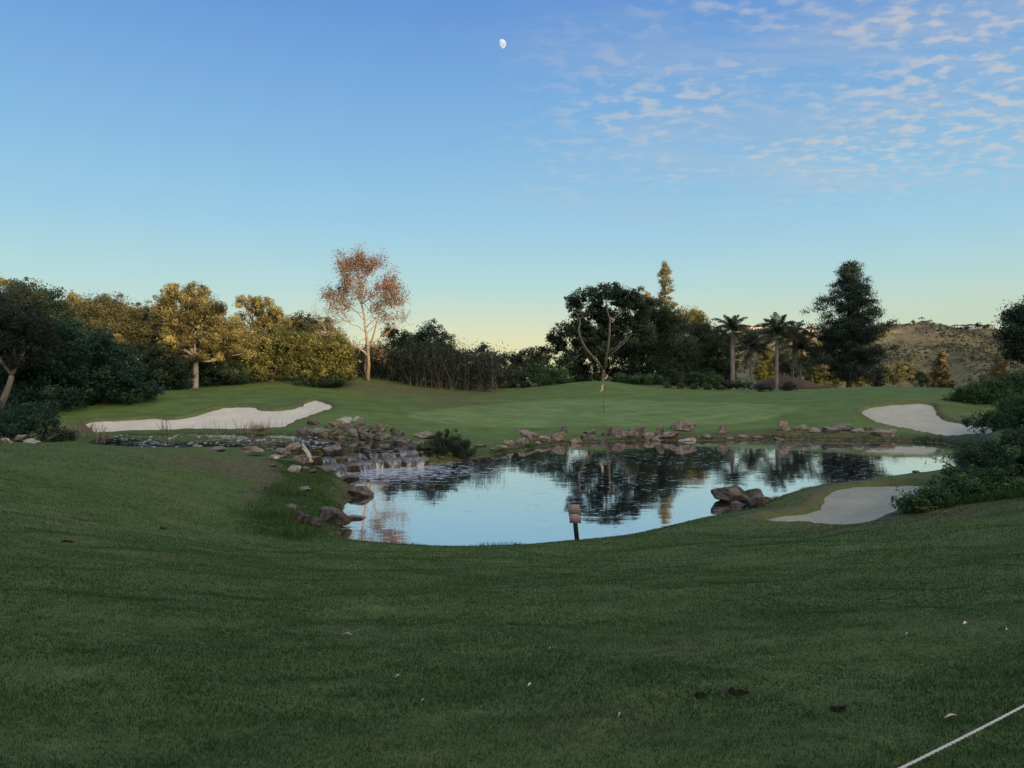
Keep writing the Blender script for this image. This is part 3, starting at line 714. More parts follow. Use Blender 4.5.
# driftwood
m_drift = bark_mat('driftwood', (.30, .26, .21), (.50, .45, .38))
mb = MB(); b0 = np.array(P(311, 462, 31.3)); b1 = np.array(P(302, 442, 32.4))
mb.tube([b0, b0 * .6 + b1 * .4 + [.03, 0, .02], b0 * .3 + b1 * .7 + [-.03, 0, .05], b1], [.10, .085, .06, .03], 8)
mb.tube([b0 * .6 + b1 * .4, b0 * .6 + b1 * .4 + [-.25, .1, .25]], [.04, .015], 6)
tag(mb.build('driftwood_log', m_drift, smooth=True), 'bleached forked driftwood log leaning among boulders left of the falls', 'log')

# floating leaves in the upper pool
m_lily = plain_mat('lily_leaf', (.32, .36, .32), .35, .5, .3, 3.)
mb = MB(); n = 420
px = rng.uniform(105, 330, n); py = rng.uniform(435, 450, n)
for a, b in zip(px, py):
    x, y = on_plane(a, b, POOL)
    if sdf(pool, np.array([x]), np.array([y]))[0] > -.2: continue
    if fbm(np.array([x]), np.array([y]), .6, 2)[0] < -.15: continue
    r_ = rng.uniform(.04, .11); th = np.arange(8) / 8 * 6.28; t0 = rng.uniform(-.15, .25)
    ring = np.stack([x + np.cos(th) * r_, y + np.sin(th) * r_, POOL + .012 + np.sin(th) * r_ * t0 + r_ * abs(t0)], 1)
    mb.add(np.vstack([ring, (x, y, POOL + .012 + r_ * abs(t0))]), tris=[(i, (i + 1) % 8, 8) for i in range(8)])
tag(mb.build('water_lilies', m_lily), 'scattered pale lily leaves floating on the dark upper pool', 'water lilies', kind='stuff')

# ------------------------------------------------------------------ trees
def leaves(mb, c, nrm, size, aspect=.5, tint=.5, droop=0., along=None):
    n = len(c)
    nrm = nrm / (np.linalg.norm(nrm, axis=1)[:, None] + 1e-9)
    a = rng.normal(size=(n, 3)) if along is None else along + rng.normal(size=(n, 3)) * .35
    a[:, 2] -= droop
    a = a - (a * nrm).sum(1)[:, None] * nrm; a /= np.linalg.norm(a, axis=1)[:, None] + 1e-9
    b = np.cross(nrm, a); s = np.broadcast_to(np.asarray(size, float), (n,)) * rng.uniform(.65, 1.35, n)
    L = a * s[:, None]; Wd = b * (s * aspect * .5)[:, None]
    V = np.stack([c - L * .5, c + Wd - L * .06 + nrm * (s * .06)[:, None], c + L * .5, c - Wd - L * .06 + nrm * (s * .06)[:, None]], 1).reshape(-1, 3)
    mb.add(V, np.arange(n * 4).reshape(-1, 4), tint=np.repeat(np.clip(np.broadcast_to(tint, (n,)), 0, 1), 4))
def rdir(n, zlo=-1.):
    v = rng.normal(size=(n * 3 + 8, 3)); v /= np.linalg.norm(v, axis=1)[:, None]; v = v[v[:, 2] > zlo][:n]
    return v
def crown(mb, lobes, leaf=.2, cover=2.1, aspect=.5, droop=0., sub=.30, zlo=-.7, fluff=1., up=0.):
    """lobes: centre xyz, rx, rz.  clumps of leaves over each lobe's shell, some inside"""
    tips = []
    for (cx, cy, cz, rx, rz) in lobes:
        rs = sub * (rx + rz) / 2
        ns = max(10, int(4 * (rx * rz) / (rs * rs) * .62))
        d = rdir(ns, zlo); ns = len(d)
        k = rng.uniform(.55, 1.02, ns) ** .7; inner = rng.random(ns) < .30; k = np.where(inner, k * .55, k)
        sc = np.array([cx, cy, cz]) + d * k[:, None] * np.array([rx, rx, rz]) * (1 - .5 * sub)
        sr = rs * rng.uniform(.45, 1.45, ns) * fluff
        out_ = (rng.random(ns) < .26) & ~inner; sc[out_] += d[out_] * rs * .8; sr[out_] *= .6
        tot = cover * 4 * math.pi * rx * rz / (leaf * leaf * aspect * .5)
        per = np.maximum(6, (tot / ns * (sr / rs) ** 2 * rng.uniform(.5, 1.5, ns) / 1.9).astype(int))
        idx = np.repeat(np.arange(ns), per); n = len(idx)
        g = rng.normal(size=(n, 3)); g /= np.maximum(1., np.linalg.norm(g, axis=1) / 1.7)[:, None]
        pos = sc[idx] + g * sr[idx][:, None] * np.array([.56, .56, .46])
        loose = rng.random(n) < .13; nl_ = int(loose.sum())
        dl = rdir(nl_, zlo); nl_ = min(nl_, len(dl)); li = np.flatnonzero(loose)[:nl_]
        pos[li] = np.array([cx, cy, cz]) + dl[:nl_] * (rng.uniform(.35, 1.06, nl_) ** .6)[:, None] * np.array([rx, rx, rz]) * (1 + .07 * rng.normal(size=(nl_, 1)))
        nrm = g * .5 + d[idx] * .3 + np.array([0, 0, .22 + up]) + rng.normal(size=(n, 3)) * .65
        st = rng.normal(.45, .2, ns)
        ti = st[idx] + rng.normal(0, .10, n) + .10 * g[:, 2] + .08 * (pos[:, 2] - cz) / max(rz, .1) - .15 * inner[idx]  # inner and lower leaves tinted darker, crown shade put into the colour
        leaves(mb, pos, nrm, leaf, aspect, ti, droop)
        tips.append((sc, sr))
    return tips
def bez(a, b, bend, n=6):
    a, b = np.asarray(a, float), np.asarray(b, float); t = np.linspace(0, 1, n)[:, None]
    m = (a + b) / 2 + np.asarray(bend, float)
    return a * (1 - t) ** 2 + 2 * m * t * (1 - t) + b * t ** 2

M_bark_grey = bark_mat('grey_bark', (.10, .085, .07), (.20, .175, .15))
M_bark_pale = bark_mat('pale_bark', (.34, .30, .26), (.55, .50, .45))
M_bark_brown = bark_mat('brown_bark', (.075, .055, .04), (.16, .12, .09))
G_dark = foliage_mat('dark_leaves', (.012, .024, .017), (.036, .060, .036), (.085, .115, .062))
G_lush = foliage_mat('lush_leaves', (.014, .036, .018), (.048, .098, .042), (.12, .185, .075))
G_teal = foliage_mat('teal_leaves', (.010, .028, .021), (.028, .066, .048), (.068, .118, .082))
G_olive = foliage_mat('olive_leaves', (.034, .040, .022), (.12, .12, .058), (.30, .27, .13), .3)
G_gold = foliage_mat('golden_leaves', (.030, .030, .016), (.20, .175, .070), (.54, .45, .18), .32)
G_grey = foliage_mat('grey_green_leaves', (.014, .023, .021), (.034, .050, .042), (.072, .092, .074), .25)
G_gbush = foliage_mat('yellow_green_leaves', (.022, .032, .014), (.15, .155, .05), (.42, .37, .13), .34)
G_rust = foliage_mat('rusty_leaves', (.085, .045, .03), (.22, .115, .07), (.40, .25, .155), .25)
G_pine = foliage_mat('pine_needles', (.010, .020, .017), (.028, .048, .038), (.068, .092, .066), .15)
G_cyp = foliage_mat('golden_needles', (.05, .047, .028), (.21, .175, .09), (.46, .37, .18), .2)
G_conif = foliage_mat('sunlit_needles', (.06, .062, .042), (.22, .20, .125), (.46, .40, .24), .2)
G_palm = foliage_mat('palm_fronds', (.020, .030, .020), (.045, .062, .040), (.095, .115, .065), .2)
G_straw = foliage_mat('dry_stems', (.09, .07, .05), (.20, .165, .12), (.36, .31, .23), .2)

def lob(Y, lst, depth=1.):
    """lobes given as px, py, rx, ry (photo pixels) -> world, scattered in depth"""
    out = []
    for l in lst:
        dy = l[4] if len(l) > 4 else rng.uniform(-.35, .35) * l[2] / F * Y
        x, y, z = P(l[0], l[1], Y); out.append((x, y + dy * depth, z, l[2] / F * Y, l[3] / F * Y))
    return out
def gz(px, Y):
    x = (px - 512) / F * Y; return np.array([x, Y, float(height(x, Y))])
def tree(name, label, Y, bpx, lobes, fol, bark, leaf=.2, cover=2., fork=.45, rad=.2, aspect=.5, droop=0., sub=.3, group=None, zlo=-.7, fluff=1., lean=0., part='crown', limbs=True, cat='tree', bend=.4):
    base = gz(bpx, Y); L = lob(Y, lobes)
    root = empty(name, base, label, cat, group)
    mb = MB(); tips = crown(mb, L, leaf, cover, aspect, droop, sub, zlo, fluff)
    mb.build(part, fol, root, False, base)
    cz = np.mean([l[2] for l in L]); top = max(l[2] + l[4] * .4 for l in L)
    fz = base + np.array([lean, 0, (top - base[2]) * fork])
    tb = MB(); tb.tube(np.vstack([base - [0, 0, .3], bez(base + [0, 0, .1], fz, (lean * .2, 0, 0), 6)]), np.linspace(rad * 1.35, rad * .8, 7), 9)
    for l, (sc, sr) in zip(L, tips):
        c = np.array(l[:3]); dv = c - fz
        p = bez(fz, c, rng.normal(0, .12, 3) * np.linalg.norm(dv) + np.array([0, 0, -.05]), 6)
        tb.tube(p, np.linspace(rad * .6, rad * .2, 6), 6)
        if limbs:
            for j in rng.choice(len(sc), min(len(sc), 9), replace=False):
                s0 = p[rng.integers(2, 6)]
                tb.tube(bez(s0, sc[j], rng.normal(0, .1, 3), 4), np.linspace(rad * .2, rad * .05, 4), 4, cap=False)
    tb.build('trunk', bark, root, True, base)
    return root
def bush(name, label, Y, bpx, lobes, fol, leaf=.16, cover=2., aspect=.5, sub=.3, group=None, droop=0., stems=9, cat='bush', zlo=-.95, base=None, fluff=1., bark=None, up=0.):
    L = lob(Y, lobes) if base is None else lobes
    base = gz(bpx, Y) if base is None else np.asarray(base)
    root = empty(name, base, label, cat, group)
    mb = MB(); tips = crown(mb, L, leaf, cover, aspect, droop, sub, zlo, fluff, up)
    mb.build('foliage', fol, root, False, base)
    tb = MB(); allc = np.concatenate([t[0] for t in tips])
    for j in rng.choice(len(allc), min(len(allc), stems), replace=False):
        tb.tube(bez(base + np.append(rng.normal(0, .15, 2), -.1), allc[j], rng.normal(0, .2, 3) + [0, 0, .2], 5), np.linspace(.032, .008, 5), 5, cap=False)
    tb.build('stem', bark or M_bark_brown, root, True, base)
    return root

LT = 'trees along the left edge of the course'
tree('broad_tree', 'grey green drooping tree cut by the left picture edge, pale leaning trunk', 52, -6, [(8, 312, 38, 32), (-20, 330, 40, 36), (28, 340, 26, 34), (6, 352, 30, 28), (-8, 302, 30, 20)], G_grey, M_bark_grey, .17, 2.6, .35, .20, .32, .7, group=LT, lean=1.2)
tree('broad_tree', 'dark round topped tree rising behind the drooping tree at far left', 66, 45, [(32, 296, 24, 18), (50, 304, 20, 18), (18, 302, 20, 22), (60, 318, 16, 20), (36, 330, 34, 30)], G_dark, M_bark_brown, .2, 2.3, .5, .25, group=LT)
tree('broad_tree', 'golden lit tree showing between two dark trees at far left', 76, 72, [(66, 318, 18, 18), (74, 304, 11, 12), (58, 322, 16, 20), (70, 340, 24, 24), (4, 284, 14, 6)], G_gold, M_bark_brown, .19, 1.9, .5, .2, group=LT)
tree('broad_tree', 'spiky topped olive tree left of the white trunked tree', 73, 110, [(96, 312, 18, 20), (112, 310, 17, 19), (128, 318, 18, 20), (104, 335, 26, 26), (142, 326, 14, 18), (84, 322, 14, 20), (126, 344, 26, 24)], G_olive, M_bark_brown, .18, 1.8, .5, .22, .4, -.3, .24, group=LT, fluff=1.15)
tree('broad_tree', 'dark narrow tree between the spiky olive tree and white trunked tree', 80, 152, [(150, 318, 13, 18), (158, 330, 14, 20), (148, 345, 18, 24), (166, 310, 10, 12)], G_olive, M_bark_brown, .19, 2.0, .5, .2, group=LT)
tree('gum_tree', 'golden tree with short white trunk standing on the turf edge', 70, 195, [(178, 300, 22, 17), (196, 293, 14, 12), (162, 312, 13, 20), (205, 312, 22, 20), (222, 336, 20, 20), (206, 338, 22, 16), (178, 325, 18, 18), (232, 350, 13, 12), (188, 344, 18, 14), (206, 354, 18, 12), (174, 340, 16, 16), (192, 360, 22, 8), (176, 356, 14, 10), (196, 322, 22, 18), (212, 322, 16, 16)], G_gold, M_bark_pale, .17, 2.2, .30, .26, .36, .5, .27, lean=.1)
MIDL = 'trees behind the left bunker'
tree('broad_tree', 'tall olive gold tree with flat top between white trunked and red trees', 80, 256, [(248, 304, 14, 9), (262, 306, 14, 10), (252, 322, 17, 16), (270, 318, 16, 14), (280, 328, 16, 14), (262, 342, 26, 22)], G_gold, M_bark_brown, .18, 2.0, .5, .2, group=MIDL)
tree('broad_tree', 'dark topped tree behind the golden bushes left of the red tree', 86, 305, [(302, 320, 17, 9), (318, 324, 13, 10), (290, 330, 16, 14), (310, 338, 24, 18), (330, 336, 14, 14)], G_olive, M_bark_brown, .19, 2.1, .5, .2, group=MIDL)
tree('broad_tree', 'small olive tree directly right of the white trunked tree', 78, 234, [(232, 330, 12, 18), (240, 345, 14, 22), (228, 352, 12, 20)], G_gold, M_bark_brown, .17, 1.9, .5, .15, group=MIDL)
GB = 'big bushes in front of the left trees'
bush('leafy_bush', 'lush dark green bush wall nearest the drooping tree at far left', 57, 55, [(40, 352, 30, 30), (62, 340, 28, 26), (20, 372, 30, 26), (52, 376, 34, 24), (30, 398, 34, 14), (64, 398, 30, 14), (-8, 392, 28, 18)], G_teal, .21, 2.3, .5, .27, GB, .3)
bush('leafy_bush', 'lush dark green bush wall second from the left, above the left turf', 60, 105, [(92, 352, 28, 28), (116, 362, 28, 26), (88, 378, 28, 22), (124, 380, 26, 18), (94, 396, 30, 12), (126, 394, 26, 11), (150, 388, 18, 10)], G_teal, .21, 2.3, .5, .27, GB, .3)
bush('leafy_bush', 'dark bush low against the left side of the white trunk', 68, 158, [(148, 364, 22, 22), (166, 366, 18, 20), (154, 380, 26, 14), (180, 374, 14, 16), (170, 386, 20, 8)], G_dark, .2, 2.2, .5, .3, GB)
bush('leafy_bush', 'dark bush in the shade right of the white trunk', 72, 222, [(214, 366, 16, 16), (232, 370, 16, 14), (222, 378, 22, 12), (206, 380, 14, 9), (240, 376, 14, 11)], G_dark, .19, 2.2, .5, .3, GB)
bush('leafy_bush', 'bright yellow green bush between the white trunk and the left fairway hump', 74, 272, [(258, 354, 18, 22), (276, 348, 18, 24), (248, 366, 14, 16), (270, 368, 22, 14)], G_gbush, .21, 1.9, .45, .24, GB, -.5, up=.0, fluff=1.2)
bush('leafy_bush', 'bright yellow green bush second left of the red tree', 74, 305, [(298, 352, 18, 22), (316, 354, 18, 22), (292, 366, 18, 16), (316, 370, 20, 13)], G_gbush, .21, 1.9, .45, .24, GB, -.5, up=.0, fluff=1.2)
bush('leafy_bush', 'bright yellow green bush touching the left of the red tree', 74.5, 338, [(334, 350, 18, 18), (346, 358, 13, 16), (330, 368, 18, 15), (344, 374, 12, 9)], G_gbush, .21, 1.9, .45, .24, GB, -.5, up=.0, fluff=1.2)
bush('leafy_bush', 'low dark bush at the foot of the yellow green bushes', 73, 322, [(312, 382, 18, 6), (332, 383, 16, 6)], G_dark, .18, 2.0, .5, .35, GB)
bush('round_bush', 'low rounded green bush on the left crest above the stones', 40, 25, [(24, 416, 26, 16), (4, 418, 24, 18), (46, 422, 16, 13), (20, 430, 34, 10)], G_teal, .12, 2.3, .4, .24, None, -.5, up=.3)
bush('round_bush', 'small grey brown bush right of the low rounded one on the left crest', 40, 58, [(55, 434, 13, 9), (68, 435, 10, 7)], G_grey, .10, 1.8, .35, .26, None, -.4)

def wood_mass(name, label, Y, px0, px1, tops, bottom, fol, seed):
    lf = .26 * Y / 96
    mb = MB(); xs = np.arange(px0, px1, 13.)
    lst = []
    for a in xs:
        tp = np.interp(a, tops[0], tops[1]) + rng.normal(0, 4)
        y = tp + 12
        while y < bottom: lst.append((a + rng.normal(0, 4), y, 14, 13, rng.uniform(-3, 3))); y += 14
    crown(mb, lob(Y, lst), lf, 1.5, .5, 0, .34)
    tag(mb.build(name, fol), label, 'wood', kind='stuff')
wood_mass('far_wood', 'dark mass of trees closing the view behind the left trees', 96, -40, 475, ([-40, 60, 150, 240, 330, 380, 475], [300, 325, 330, 335, 335, 350, 365]), 392, G_dark, 1)
wood_mass('far_wood', 'dark mass of trees closing the view behind the oak', 150, 545, 735, ([545, 600, 640, 700, 735], [358, 335, 318, 330, 348]), 392, G_dark, 2)

# ---- the tall half bare red tree
def red_tree():
    Y = 78.; base = gz(369, Y)
    root = empty('autumn_tree', base, 'tallest sparse tree with pale limbs and rusty red leaves, centre left', 'tree')
    wood, fol = MB(), MB()
    def W(px, py, dy=0.): x, y, z = P(px, 380 - (380 - py) * .95, Y + dy); return np.array([x, y, z])
    ends = []
    def limb(pts, r0, r1, n=9):
        pts = np.array(pts); t = np.linspace(0, len(pts) - 1, n); p = np.stack([np.interp(t, np.arange(len(pts)), pts[:, k]) for k in range(3)], 1)
        p[1:-1] += rng.normal(0, .05, (n - 2, 3)); wood.tube(p, np.linspace(r0, r1, n), 8); return p
    def spray(p, L, r, depth, leafy, upb=.35):
        """twiggy side growth off a limb path"""
        for k in range(4):
            i = rng.integers(max(1, len(p) // 3), len(p)); s = p[i]; d = p[-1] - p[0]; d /= np.linalg.norm(d) + 1e-9
            v = d * .55 + rng.normal(size=3) * .55 + [0, 0, upb]; v /= np.linalg.norm(v)
            e = s + v * L * rng.uniform(.6, 1.2); q = bez(s, e, rng.normal(0, .10, 3) * L, 5)
            wood.tube(q, np.linspace(r, r * .35, 5), 4, cap=False)
            if depth: spray(q, L * .62, r * .5, depth - 1, leafy, upb)
            elif leafy > 0:
                n = rng.poisson(leafy * .55 + .25 * (leafy > 0))
                if n:
                    pos = s + (e - s) * rng.uniform(.1, 1.3, (n, 1)) + rng.normal(0, .24, (n, 3)); leaves(fol, pos, rng.normal(size=(n, 3)) + [0, 0, .4], .16, .5, rng.normal(.5, .18, n))
    t1 = limb([base - [0, 0, .3], W(369, 372), W(368, 352), W(366, 330), W(363, 305), W(361, 285), W(359, 262)], .20, .03, 14)
    t2 = limb([base + [-.25, .5, -.3], W(366, 372, .5), W(364.5, 350, .5), W(366, 335, .4)], .14, .07)
    limb([W(368, 350), W(372, 338), W(375, 325, -.4), W(380, 310, -.6)], .13, .05)
    for pts, r, lf, d in [
        ([W(369, 356), W(358, 346, -.3), W(346, 338, -.6), W(334, 334, -.8), W(326, 333, -1)], .15, 0, 2),
        ([W(334, 334, -.8), W(324, 325, -1), W(315, 314, -1.2)], .05, 0, 2),
        ([W(346, 338, -.6), W(336, 322, -.4), W(328, 312, 0)], .04, 0, 2),
        ([W(369, 345), W(380, 336, .4), W(392, 326, .6), W(402, 320, .8)], .07, 1.5, 2),
        ([W(366, 330), W(354, 322, -.5), W(344, 318, -.9), W(336, 320, -1)], .06, 1, 2),
        ([W(365, 318), W(352, 304, .5), W(340, 298, .8), W(326, 293, 1)], .06, 8, 2),
        ([W(364, 310), W(352, 306, -.8), W(340, 304, -1.4), W(334, 306, -2)], .05, 6, 2),
        ([W(366, 325), W(378, 312, -.6), W(388, 304, -1), W(398, 302, -1.2)], .06, 7, 2),
        ([W(366, 332), W(376, 322, .8), W(386, 316, 1.4), W(396, 314, 2)], .05, 5, 2),
        ([W(363, 300), W(374, 288, .5), W(384, 280, .8), W(392, 276, 1)], .05, 10, 2),
        ([W(363, 300), W(372, 292, -1), W(380, 288, -1.6), W(388, 290, -2)], .05, 10, 2),
        ([W(362, 295), W(352, 284, -.5), W(346, 276, -.8), W(342, 268, -1)], .05, 11, 2),
        ([W(361, 290), W(350, 286, .8), W(342, 290, 1.4), (W(334, 290, 2))], .05, 11, 2),
        ([W(361, 282), W(368, 270, .3), W(372, 264, .4), W(376, 260, .6)], .04, 12, 2),
        ([W(360, 275), W(354, 266, .3), W(350, 260, .4), W(346, 262, .4)], .04, 12, 2),
        ([W(360, 270), W(360, 262, -.3), W(360, 257, -.5), W(358, 255, -.5)], .03, 12, 1),
        ([W(361, 280), W(364, 272, 1), W(364, 266, 1.5), W(362, 262, 1.6)], .03, 12, 1),
        ([W(363, 305), W(362, 298, -1.4), W(360, 292, -2), W(356, 290, -2.6)], .04, 8, 1),
        ([W(365, 318), W(372, 312, 1.2), W(378, 306, 1.8), W(384, 298, 2.2)], .04, 8, 2),
        ([W(380, 310, -.6), W(386, 300, -.8), W(392, 294, -1), W(398, 290, -1)], .04, 6, 2),
        ([W(366, 335), W(358, 340, 1), W(350, 350, 1.4), W(346, 356, 1.6)], .03, 1, 2),
        ([W(368, 340), W(376, 346, -1), W(382, 352, -1.4), W(386, 362, -1.6)], .03, 1.5, 2)]:
        p = limb(pts, r * .8, r * .25); spray(p, 1.05, r * .26, d, lf); spray(p, .8, r * .2, d, lf); spray(p, .65, max(.012, r * .16), d, lf); spray(p, .95, max(.012, r * .2), 1, lf * .6)
    for k_ in range(3): spray(t1[7:], 1.25, .03, 2, 9); spray(t1[9:], 1.0, .025, 2, 10)
    wood.build('trunk', bark_mat('pale_tan_bark', (.20, .15, .11), (.36, .28, .21)), root, True, base)
    fol.build('crown', G_rust, root, False, base)
red_tree()

# ---- bare thicket right of the red tree, dark trees behind it
def thicket(label, Y, px0, px1, py0, py1, fol, dens=1., green=.2):
    bpx = (px0 + px1) / 2; base = gz(bpx, Y); root = empty('thicket', base, label, 'thicket', 'bare brown thickets beyond the green')
    wood, fo = MB(), MB(); n = int((px1 - px0) * 2.2 * dens)
    for _ in range(n):
        a = rng.uniform(px0, px1); y = Y + rng.uniform(-2.5, 2.5); s = gz(a, y); hgt = (py1 - rng.uniform(py0, py0 + (py1 - py0) * .6)) / F * Y
        e = s + np.array([rng.normal(0, .7), rng.normal(0, .5), hgt]); q = bez(s, e, rng.normal(0, .3, 3), 5)
        wood.tube(q, np.linspace(.03, .008, 5), 3, tint=rng.uniform(.1, .9), cap=False)
        for k in range(4):
            m_ = q[rng.integers(1, 5)]; ee = m_ + np.array([rng.normal(0, .45), rng.normal(0, .45), rng.uniform(.1, .7)])
            wood.tube(bez(m_, ee, rng.normal(0, .1, 3), 3), [.014, .01, .005], 3, tint=rng.uniform(.1, .9), cap=False)
            k2 = rng.poisson(110 * green)
            if k2: leaves(fo, ee + rng.normal(0, .42, (k2, 3)), rng.normal(size=(k2, 3)) + [0, 0, .3], .18, .5, rng.normal(.42, .2, k2))
    wood.build('stem', G_straw, root, False, base)
    if fo.n: fo.build('foliage', fol, root, False, base)
thicket('brown leafy thicket at the foot of the red tree', 82, 345, 412, 356, 384, G_dark, .7, .35)
thicket('brown leafy thicket between the red tree and the dark far trees', 81, 402, 455, 350, 390, G_grey, 1.1, .25)
thicket('brown leafy thicket left of the dip in the far treeline', 82, 448, 500, 356, 392, G_grey, 1., .25)
DT = 'dark trees behind the brown thickets'
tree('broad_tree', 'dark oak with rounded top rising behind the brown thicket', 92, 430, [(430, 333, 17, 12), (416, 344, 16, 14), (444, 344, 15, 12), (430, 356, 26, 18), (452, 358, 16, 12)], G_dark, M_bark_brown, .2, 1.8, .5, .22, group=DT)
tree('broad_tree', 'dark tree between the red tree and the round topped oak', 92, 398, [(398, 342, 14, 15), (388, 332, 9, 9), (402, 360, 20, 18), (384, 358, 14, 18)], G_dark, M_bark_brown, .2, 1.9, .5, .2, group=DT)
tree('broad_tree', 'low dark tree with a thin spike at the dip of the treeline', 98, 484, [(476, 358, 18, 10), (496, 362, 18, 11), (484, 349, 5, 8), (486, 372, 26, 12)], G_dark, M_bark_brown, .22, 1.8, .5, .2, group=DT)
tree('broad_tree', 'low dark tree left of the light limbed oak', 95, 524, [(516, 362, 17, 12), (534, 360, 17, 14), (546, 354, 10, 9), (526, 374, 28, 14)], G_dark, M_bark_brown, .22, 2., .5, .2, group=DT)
bush('leafy_bush', 'rounded green bush below the left side of the light limbed oak', 84, 548, [(540, 372, 18, 14), (560, 374, 16, 12), (550, 382, 24, 8)], G_lush, .18, 2., .5, .3)
bush('leafy_bush', 'low dark bush in the dip of the treeline behind the green', 84, 510, [(502, 380, 14, 10), (520, 380, 14, 10)], G_dark, .18, 2., .5, .3)
# ---- the big oak behind the flag
def oak():
    Y = 120.; base = gz(602, Y); root = empty('oak_tree', base, 'dark oak with pale forked limbs and open crown behind the flag', 'tree')
    fol, tb = MB(), MB()
    L = lob(Y, [(588, 298, 20, 12, 1), (608, 292, 20, 10, -1), (574, 304, 10, 10, 0), (622, 300, 16, 16, 1), (566, 332, 15, 13, 0), (584, 336, 18, 16, 2), (634, 312, 18, 20, 1), (610, 316, 14, 12, 2.5), (560, 346, 12, 10, 1), (640, 335, 20, 20, 2), (600, 345, 22, 16, 3), (596, 308, 14, 10, 2), (582, 318, 14, 10, 2.5), (604, 330, 18, 12, 3.5), (552, 338, 8, 8, 1), (632, 296, 10, 8, 0), (604, 314, 13, 10, 2.), (618, 326, 14, 12, 3.), (590, 330, 14, 10, 3.5)])
    tips = crown(fol, L, .30, 2.3, .5, 0, .25, -.9)
    def W(px, py, dy=0.): return np.array(P(px, py, Y + dy))
    def lm(pts, r0, r1):
        pts = np.array([base - [0, 0, .3] if p is None else W(*p) for p in pts]); t = np.linspace(0, len(pts) - 1, 10)
        p = np.stack([np.interp(t, np.arange(len(pts)), pts[:, k]) for k in range(3)], 1); p[1:-1] += rng.normal(0, .04, (8, 3)); tb.tube(p, np.linspace(r0, r1, 10), 8); return p
    ps = [lm([None, (603, 376), (604, 368)], .36, .31), lm([(603, 370), (594, 358, -1.5), (584, 346, -2.2), (579, 332, -2.2), (580, 318, -1)], .24, .13),
          lm([(604, 369), (607, 356, -1.5), (609, 340, -2.2), (610, 322, -2), (606, 302, -1)], .26, .11),
          lm([(608, 352, -1.6), (618, 346, -2.4), (626, 338, -2.4)], .15, .07), lm([(608, 356, -1.5), (616, 350, -2.6), (624, 343, -2.8), (632, 334, -2)], .13, .06),
          lm([(580, 320, -1), (574, 310), (572, 304)], .11, .05), lm([(579, 332, -2.2), (570, 332, -1), (566, 330)], .06, .03), lm([(610, 322, -2), (622, 312, -1), (630, 308)], .11, .05)]
    for sc, sr in tips:
        for j in rng.choice(len(sc), min(7, len(sc)), replace=False):
            p = ps[rng.integers(1, len(ps))]; i = np.argmin(np.linalg.norm(p - sc[j], axis=1))
            if np.linalg.norm(p[i] - sc[j]) < 4.3: tb.tube(bez(p[i], sc[j], rng.normal(0, .1, 3), 4), np.linspace(.05, .015, 4), 4, cap=False)
    tb.build('trunk', bark_mat('oak_bark', (.075, .068, .056), (.165, .15, .125)), root, True, base); fol.build('crown', G_dark, root, False, base)
oak()
CT = 'dark trees right of the oak'
tree('broad_tree', 'dark wide tree crowding the right side of the oak', 128, 650, [(648, 314, 24, 18), (666, 326, 24, 20), (640, 345, 24, 24), (672, 354, 26, 24), (656, 372, 32, 14)], G_dark, M_bark_brown, .30, 2., .45, .25, group=CT)
tree('broad_tree', 'dark drooping tree left of the palms', 148, 704, [(698, 342, 20, 18), (716, 346, 18, 18), (690, 366, 24, 20), (716, 370, 22, 16), (708, 332, 14, 12)], G_dark, M_bark_brown, .30, 2., .45, .22, .4, .5, group=CT)
tree('broad_tree', 'golden topped tree catching sun behind the dark trees right of the oak', 160, 688, [(690, 314, 14, 10), (682, 322, 14, 14), (698, 324, 12, 12)], G_gold, M_bark_brown, .32, 1.8, .5, .22)
tree('broad_tree', 'slender golden tree peeking above the oak beside the tall conifer', 165, 642, [(641, 289, 4, 4), (646, 297, 6, 6), (638, 297, 5, 6), (646, 308, 9, 10)], G_gold, M_bark_brown, .30, 1.7, .6, .14)

